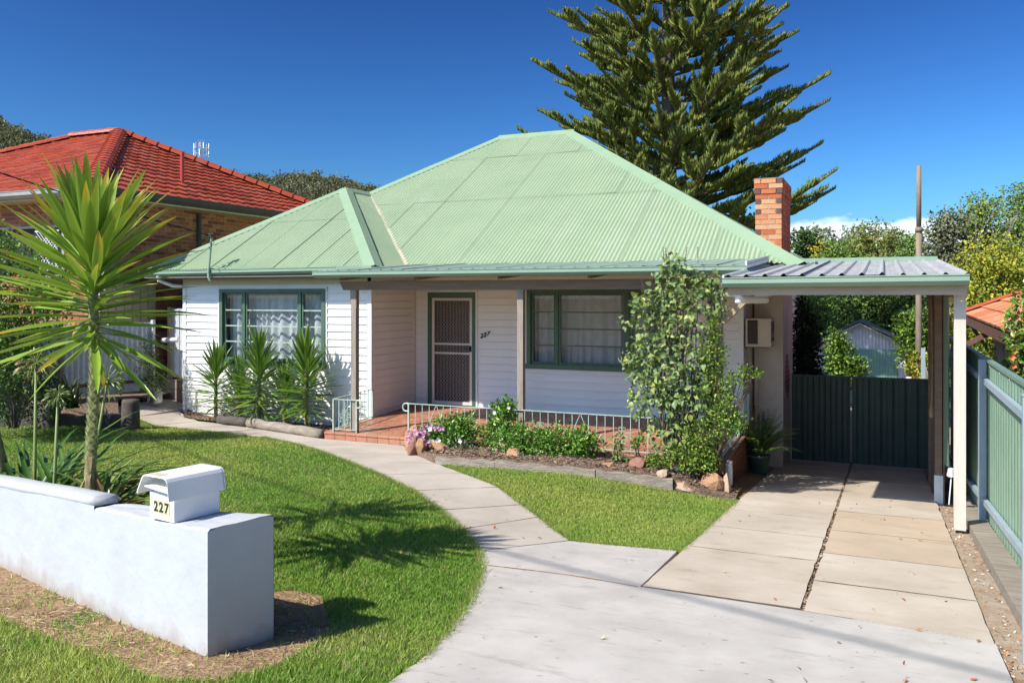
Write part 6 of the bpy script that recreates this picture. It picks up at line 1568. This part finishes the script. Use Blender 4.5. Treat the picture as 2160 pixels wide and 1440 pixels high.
T = [ # label, x, y, ztop, zbot, r, n, leaf, colours, lobes
 ('dark green tree rising just right of the brick chimney', -3.9,47.5,5.6,-1,1.3,3000,.17,DRK,7),
 ('grey green gum tree with a rounded crown right of the chimney', -5.2,80,8.2,1,2.6,4200,.24,EUC,8),
 ('second grey green gum tree, broader, under the cloud', -2.5,86,8.3,1,3.0,4600,.25,EUC,8),
 ('tree with orange brown tips in the middle of the far trees', -.65,60,6.9,-1,2.3,5600,.17,ORA,10),
 ('airy olive tree just left of the tall grey pole', .65,55,6.0,-1,1.5,2600,.15,ORA,7),
 ('bright mid green tree below the grey green gums', -2.2,48,5.0,-1.5,1.9,4800,.15,[(.11,.19,.03),(.15,.23,.04),(.08,.13,.025)],9),
 ('small bright yellow tree near the utility pole', -4.3,63,5.9,.5,.9,1500,.17,[(.45,.38,.05),(.36,.33,.05)],5),
 ('dense green tree directly behind the tall grey pole', 1.5,53,5.5,-1,1.6,4200,.15,MID,8),
 ('wispy olive grey tree right of the tall grey pole', 2.7,45,6.0,-1,1.7,5200,.15,OLV,9),
 ('tall green and yellow tree towards the right edge', 4.5,48,7.1,0,1.7,4600,.14,MID+YEW[1:],8),
 ('tallest green tree at the right edge', 6.6,51,7.9,0,2.0,5600,.14,MID+YEW[2:],9),
 ('yellowing broad tree in front of the right edge trees', 4.2,41,4.6,-2,2.3,7500,.12,YEW,11),
 ('yellow green tree behind the orange tiled roof', 6.2,42,4.9,-2,2.4,6500,.12,YEW[1:]+MID[:1],10),
 ('deep green tree behind the shed roof', -1.4,42,2.9,-2.6,2.3,7500,.13,DRK+MID[:1],11),
 ('dark tree behind the right side of the shed', 1.3,42,3.2,-2.6,2.4,7500,.13,DRK,11),
 ('light green tree on the left above the shed', -2.8,38,2.2,-2,1.6,4500,.11,MID+[(.18,.21,.06)],8),
 ('broad leaved tree seen between the pine and the chimney', -5.28,33,5.4,1,1.25,3400,.13,[(.08,.16,.03),(.11,.20,.035)],6),
]
for i, (lab, x, y, zt, zb, r_, n, sz, cols, k) in enumerate(T):
    z = gz(y); tree('background_tree', lab, (x, y, z), zt - z, lobes(x, y, zt, max(zb, z+.4), r_, k, i), n, sz, cols, None, .10 + .02*r_, 'palebark' if cols is EUC or cols is OLV else 'bark', spread=.12*r_**.5+.05)
# bare twigs
def bare(x, y, z0, h, label, seed):
    r2 = random.Random(seed); mb = MB()
    def grow(p, d, l, r_, k):
        q = p + d*l; mb.tube([p, p.lerp(q,.5)+Vector((r2.gauss(0,.03),r2.gauss(0,.03),0))*l, q], [r_,r_*.8,r_*.6], 4, False)
        if k:
            for _ in range(3 if k > 1 else 4): grow(q if r2.random() < .6 else p.lerp(q, .7), (d + Vector((r2.gauss(0,.45),r2.gauss(0,.45),r2.gauss(.1,.25)))).normalized(), l*r2.uniform(.55,.8), r_*.55, k-1)
    grow(Vector((x,y,z0)), Vector((.08,0,1)).normalized(), h*.36, .075, 4)
    o = mb.build('bare_tree', M['palebark']); tag(o, label, 'tree', 'trees behind the house')
bare(3.4,46.5,-2.4,9.0,'bare twiggy grey tree between the olive tree and the tall green tree',4)
bare(5.6,49,-2.5,9.5,'bare grey trunk standing among the trees at the right edge',8)
bare(2.9,40,-2.2,6.0,'leaning dead grey branches before the wispy olive tree',15)
# nearer garden plants beyond the gate
shrub('dark_conifer','narrow dark evergreen against the rear of the house beyond the gate','conifer',(-1.5,18.9,-1.05), [(-1.5,18.9,.5,.36,.35,.9),(-1.5,18.9,1.2,.28,.25,.7),(-1.42,18.9,-.3,.42,.4,.8),(-1.58,18.9,1.9,.10,.12,.4)], 7500, .085, [(.025,.045,.018),(.04,.065,.022)], 'leaf', None, True, 6, .07)
shrub('bright_shrub','bright lime green shrub beyond the gate at the left of the shed','shrub',(-1.2,28.0,-1.45), [(-1.2,28,.0,.50,.4,.85),(-.9,27.9,-.35,.42,.35,.5),(-1.38,28,.65,.3,.3,.4),(-.72,28,-.05,.24,.24,.24)], 3000, .11, BRI, 'leaf', None, True, 5, .1, .7)
shrub('bright_shrub','light green bushy shrub beyond the gate right of the shed','shrub',(1.05,30,-1.6), [(1.0,30,1.0,.75,.5,.7),(1.2,30,.2,.8,.5,.8),(.7,30,.9,.4,.3,.4)], 3600, .13, BRI+MID[:1], 'leaf', None, True, 6, .12, .6)
shrub('yellow_shrub','vivid yellow leaved shrub beyond the gate beside the blue downpipe','shrub',(.95,26,-1.4), [(.98,26,.15,.35,.3,.5),(1.1,26,-.3,.4,.3,.5)], 1800, .10, [(.52,.44,.03),(.40,.40,.04),(.25,.30,.04)], 'leaf', None, True, 5, .08, .6)
shrub('side_shrub','yellow green shrub between carport post and steel fence, beyond the plot','shrub',(2.0,22,-1.2), [(1.9,22,.35,.55,.4,.7),(2.1,22,-.2,.6,.4,.6)], 2400, .09, BRI+YEW[1:], 'leaf', None, True, 5, .08, .6)
rs = shrub('flowering_shrub','glossy shrub with small orange flowers above the steel fence at the right edge','shrub',(1.75,12.9,-.7), [(1.70,12.9,1.35,.24,.35,.42),(1.66,12.8,1.80,.16,.25,.25),(1.9,13,.9,.45,.5,.5),(1.75,12.9,2.05,.10,.12,.15)], 1700, .085, [(.09,.18,.03),(.14,.26,.04),(.22,.33,.05)], 'gloss', None, True, 5, .08, .62)
blooms(rs, [(1.52,12.6,1.28),(1.56,12.6,1.36),(1.53,12.55,1.18)], .05, mat('orange_petal', (.72,.22,.10), .6))

# ------------------------------------------------------------------ shed, pole, bits in the back yard
SH = thing('garden_shed', 'grey corrugated iron shed with green doors seen over the gate', 'shed', (-.75, 33, -1.75))
sdir = Vector((1,0,0)); sx, sy = -.76, 32.5; hw = 1.52; z0s, ze_, za = -1.75, .36, 1.13
def shed_front():
    n = 56; w = MB(); vs = []
    for i in range(n+1):
        x = sx - hw + 2*hw*i/n; zt_ = za - (za-ze_)*abs(x-sx)/hw; y = sy + .012*math.cos(2*math.pi*x/.11); vs += [(x,y,z0s),(x,y,zt_)]
    w.add(vs, [(2*i,2*i+2,2*i+3,2*i+1) for i in range(n)]); w.box(sx-hw,sx+hw,sy+.02,sy+3.5,z0s,ze_-.05); w.build('wall', M['zinc'], SH)
shed_front()
for a, b_ in ((sx-1.25,sx+.02),(sx+.03,sx+1.22)):
    w = MB(); vs = []; n = 26
    for i in range(n+1): x = a+(b_-a)*i/n; vs += [(x, sy-.04-.016*(i%2), z0s+.05),(x, sy-.04-.016*(i%2), .20)]
    w.add(vs, [(2*i,2*i+2,2*i+3,2*i+1) for i in range(n)]); w.build('door', M['shedgreen'], SH)
for s in (-1, 1):
    e = MB(); p0 = Vector((sx, sy-.22, za+.06)); p1 = Vector((sx+s*(hw+.15), sy-.22, ze_-.02)); n = 20
    vs = []
    for i in range(n+1):
        for j in range(2): q = p0.lerp(p1, j) + Vector((0, 3.9*i/n, .02*(i % 2))); vs.append(q)
    e.add(vs, [(2*i,2*i+1,2*i+3,2*i+2) for i in range(n)]); e.build('roof', M['soffit'], SH)
    MB().bar((sx, sy-.2, za-.02), (sx+s*(hw+.15), sy-.2, ze_-.10), .03, .12, (0,1,0)).build('bargeboard', M['frieze'], SH)
pl = MB().tube([(.905,26,-1.5),(.905,26,1.5),(.905,26,3.85)], [.10,.085,.078], 14).tube([(.905,26,3.85),(.905,26,3.98)], [.10,.10], 14).tube([(.905,26,3.98),(.905,26,5.69)], [.066,.062], 14)
tag(pl.build('vent_pole', M['pole'], None, True), 'tall plain grey brown pole with a collar behind the carport', 'pole')
tag(MB().box(.72,.80,19.5,19.58,-1.2,1.0).build('blue_post', M['bluepost']), 'pale blue steel post just left of the carport stud beyond the gate', 'post')
tf = thing('timber_fence','plain grey brown paling fence beyond the gate right of the shed','fence',(1.0,28,-1.5))
for i in range(10): MB().box(1.05,1.07,24+i*.62,24.6+i*.62,-1.6-.0*i,.05+.055*i).build('paling', M['fibro'], tf)
tag(MB().lathe((.70,27.5,-.40), [(.02,-.5),(.03,-.1),(.10,-.06),(.12,.02),(.08,.1),(.02,.12)], 12).build('garden_lamp', M['pvc']), 'small white globe on a stake beside the shed wall', 'lamp')
up = thing('utility_pole','far utility pole with crossarm just right of the chimney','utility pole',(-5.2,63,-3))
MB().tube([(-5.2,63,-3),(-5.2,63,2.6)], .16, 8).build('shaft', M['palebark'], up); MB().box(-6.4,-4.0,62.95,63.1,2.05,2.25).build('crossarm', M['palebark'], up)
for x in (-6.2,-5.6,-4.8,-4.2): MB().lathe((x,63,2.25), [(.03,0),(.06,.08),(.03,.2)], 6).build('insulator', M['zinc'], up)
tag(MB().tube([(-12,58,2.3),(-6,63,2.2),(4,72,2.1),(20,86,2.4)], .02, 4).build('power_line', M['cable']), 'thin power line running right from the far utility pole', 'cable')

# ------------------------------------------------------------------ neighbour on the right
NR = thing('tiled_cottage','taupe cottage with an orange terracotta tiled roof at the right edge','house',(4,18,-.9))
e0, e1 = Vector((1.9,24.0,1.62)), Vector((1.9,11.5,1.42))
TO = [tile_mesh(.24,.40,c,M['orangetile']) for c in [(.58,.20,.09),(.64,.26,.13),(.52,.17,.075),(.68,.32,.19),(.60,.22,.10)]]
tile_plane(NR, e0, e1, [Vector((6.4,13.5,3.6)), Vector((6.4,19.6,3.6))], TO, 300, lambda p: p.x*1.0 - .0*p.y + abs(p.y-17)*.1, .24, .40, None, M['orangetile'])
ridge_tiles(NR, e0, Vector((6.4,19.6,3.6)), M['orangetile'], .11)
MB().add([(1.9,24,1.62),(6.4,19.6,3.6),(10.9,24,1.62)], [(0,2,1)]).build('rear_roof', M['orangetile'], NR)
MB().bar(e0 - Vector((0,0,.14)), e1 - Vector((0,0,.14)), .04, .20).build('bargeboard', M['barge'], NR)
w = MB(); w.box(2.35,9,12.5,22.5,-1.5,1.62); w.build('wall', M['fibro'], NR)
for y in (20.6, 18.2, 15.8, 13.4): MB().box(2.32,2.35,y,y+.06,-1.4,1.6).build('cover_strip', M['fibro'], NR)
for y in (17.2,): 
    f = MB().box(2.31,2.345,y,y+1.1,.35,1.2).build('window', M['acdark'], NR); MB().box(2.30,2.312,y+.06,y+1.04,.41,1.14).build('pane', M['glass'], f)
MB().bar((1.95,23.9,1.45),(2.34,23.9,.8),.08,.08).build('eave_brace', M['barge'], NR)
MB().bar((1.5,20.5,.95),(2.3,20.5,1.45),.10,.12,(0,1,0)).build('eave_brace', M['barge'], NR)
MB().box(1.48,1.58,20.45,20.55,-1.2,1.0).build('verandah_post', M['darkgutter'], NR)

# ------------------------------------------------------------------ hill bush, tower, cables
def hill_wood():
    g = np.random.default_rng(77); n = 4200; az = np.radians(np.where(g.random(n) < .75, g.uniform(28, 58, n), g.uniform(58, 86, n))); d = g.uniform(225, 400, n); x, y = -np.sin(az)*d, np.cos(az)*d
    z = np.array([hill(a, b_) for a, b_ in zip(x, y)]); k = z > 14; x, y, z = x[k], y[k], z[k]; n = len(x)
    h = g.uniform(3.2, 6.6, n); m_ = 64
    cx = np.repeat(np.stack([x, y, z + h*.62], 1), m_, 0); hh = np.repeat(h, m_)[:, None]
    lob = g.normal(0,1,(n,4,3))*np.array([.16,.16,.14]); li = g.integers(0,4,n*m_); lo = lob[np.repeat(np.arange(n), m_), li]
    P = cx + (lo + g.normal(0,.12,(n*m_,3))*np.array([1,1,.8]))*hh
    D = unit(g.normal(0,1,(n*m_,3))); N = unit(g.normal(0,1,(n*m_,3))*.6 + np.array([0,0,.8])); L = .135*hh[:,0]*g.uniform(.6,1.3,n*m_)
    tc_ = np.array([(.17,.18,.085),(.20,.205,.105),(.14,.155,.07),(.19,.18,.10)])[g.integers(0,4,n)]*g.uniform(.75,1.2,(n,1))
    V, F, C = leaf_cards(P, D, N, L, L*.75, np.repeat(tc_, m_, 0)*g.uniform(.8,1.2,(n*m_,1)))
    o = npmesh('hillside_wood', V, F, C, M['farleaf']); o['label'] = 'distant gum woodland covering the hill behind the houses'; o['category'] = 'woodland'; stuff(o)
hill_wood()
tx, ty = -243.6, 253.5; tz = hill(tx, ty) - .1
TWR = thing('phone_tower','distant white phone mast with clustered antennas above the red roof','tower',(tx,ty,tz))
lt = MB()
for k in range(4):
    a = k*1.5708+.3; lt.tube([(tx+1.4*math.cos(a),ty+1.4*math.sin(a),tz-2),(tx+.9*math.cos(a),ty+.9*math.sin(a),62)], .14, 5)
for i in range(10):
    z = tz + (60-tz)*i/9
    for k in range(4):
        a = k*1.5708+.3; b_ = a+1.5708; lt.bar((tx+1.1*math.cos(a),ty+1.1*math.sin(a),z),(tx+1.1*math.cos(b_),ty+1.1*math.sin(b_),z+2.2),.10,.10)
lt.build('lattice', M['tower'], TWR)
for lv in (57.5, 60.2):
    rg = MB()
    for k in range(8): a = k*.7854; b_ = a+.7854; rg.bar((tx+2.6*math.cos(a),ty+2.6*math.sin(a),lv),(tx+2.6*math.cos(b_),ty+2.6*math.sin(b_),lv),.14,.14)
    rg.build('platform', M['tower'], TWR)
for k in range(12):
    a = k*.5236; x, y = tx+2.8*math.cos(a), ty+2.8*math.sin(a); zz = 57.8 + (2.7 if k % 2 else 0)
    MB().box(x-.2,x+.2,y-.15,y+.15,zz-1.1,zz+1.2).build('antenna', M['letter'] if k % 3 else M['bluepost'], TWR)
for k in range(4): MB().tube([(tx+(k-1.5)*.9,ty,60),(tx+(k-1.5)*.9,ty,63.2)], .07, 4).build('whip', M['tower'], TWR)
# service cable from the street to the mast
sc_ = MB(); a = Vector((-13.3,5.4,4.9)); c = Vector((-11.65,12.3,3.22)); pts = [a.lerp(c, i/20) - Vector((0,0,.10*math.sin(math.pi*i/20))) for i in range(21)]
sc_.tube(pts, .010, 5, False)
for ph in (0, 3.14):
    sc_.tube([pts[0].lerp(pts[-1], i/120) - Vector((0,0,.10*math.sin(math.pi*i/120))) + Vector((math.cos(i*.9+ph)*.012, 0, math.sin(i*.9+ph)*.012)) for i in range(121)], .006, 4, False)
tag(sc_.build('service_cable', M['cable']), 'twisted black service cable running from the left edge to the roof mast', 'cable')

# street power line overhead: only its shadow falls into the picture, across lawn and drive
sx_, sy_ = SUN_DX/math.hypot(SUN_DX, SUN_DY), SUN_DY/math.hypot(SUN_DX, SUN_DY)
def over(x, y, h): g_ = G(x, y); k = (h - g_)/math.tan(SUN_EL); return Vector((x - sx_*k, y - sy_*k, h))
pts = [over(x, y, h) for x, y, h in ((-20.0,14.6,9.6),(-11.3,10.34,9.3),(-7.37,8.27,9.2),(-4.87,7.15,9.2),(-2.78,6.5,9.2),(-1.46,6.05,9.2),(.65,5.30,9.3),(8,3.2,9.6))]
tag(MB().tube(pts, .021, 6, False).build('street_power_line', M['cable']), 'overhead street power line that throws the thin shadow over lawn and drive', 'cable')
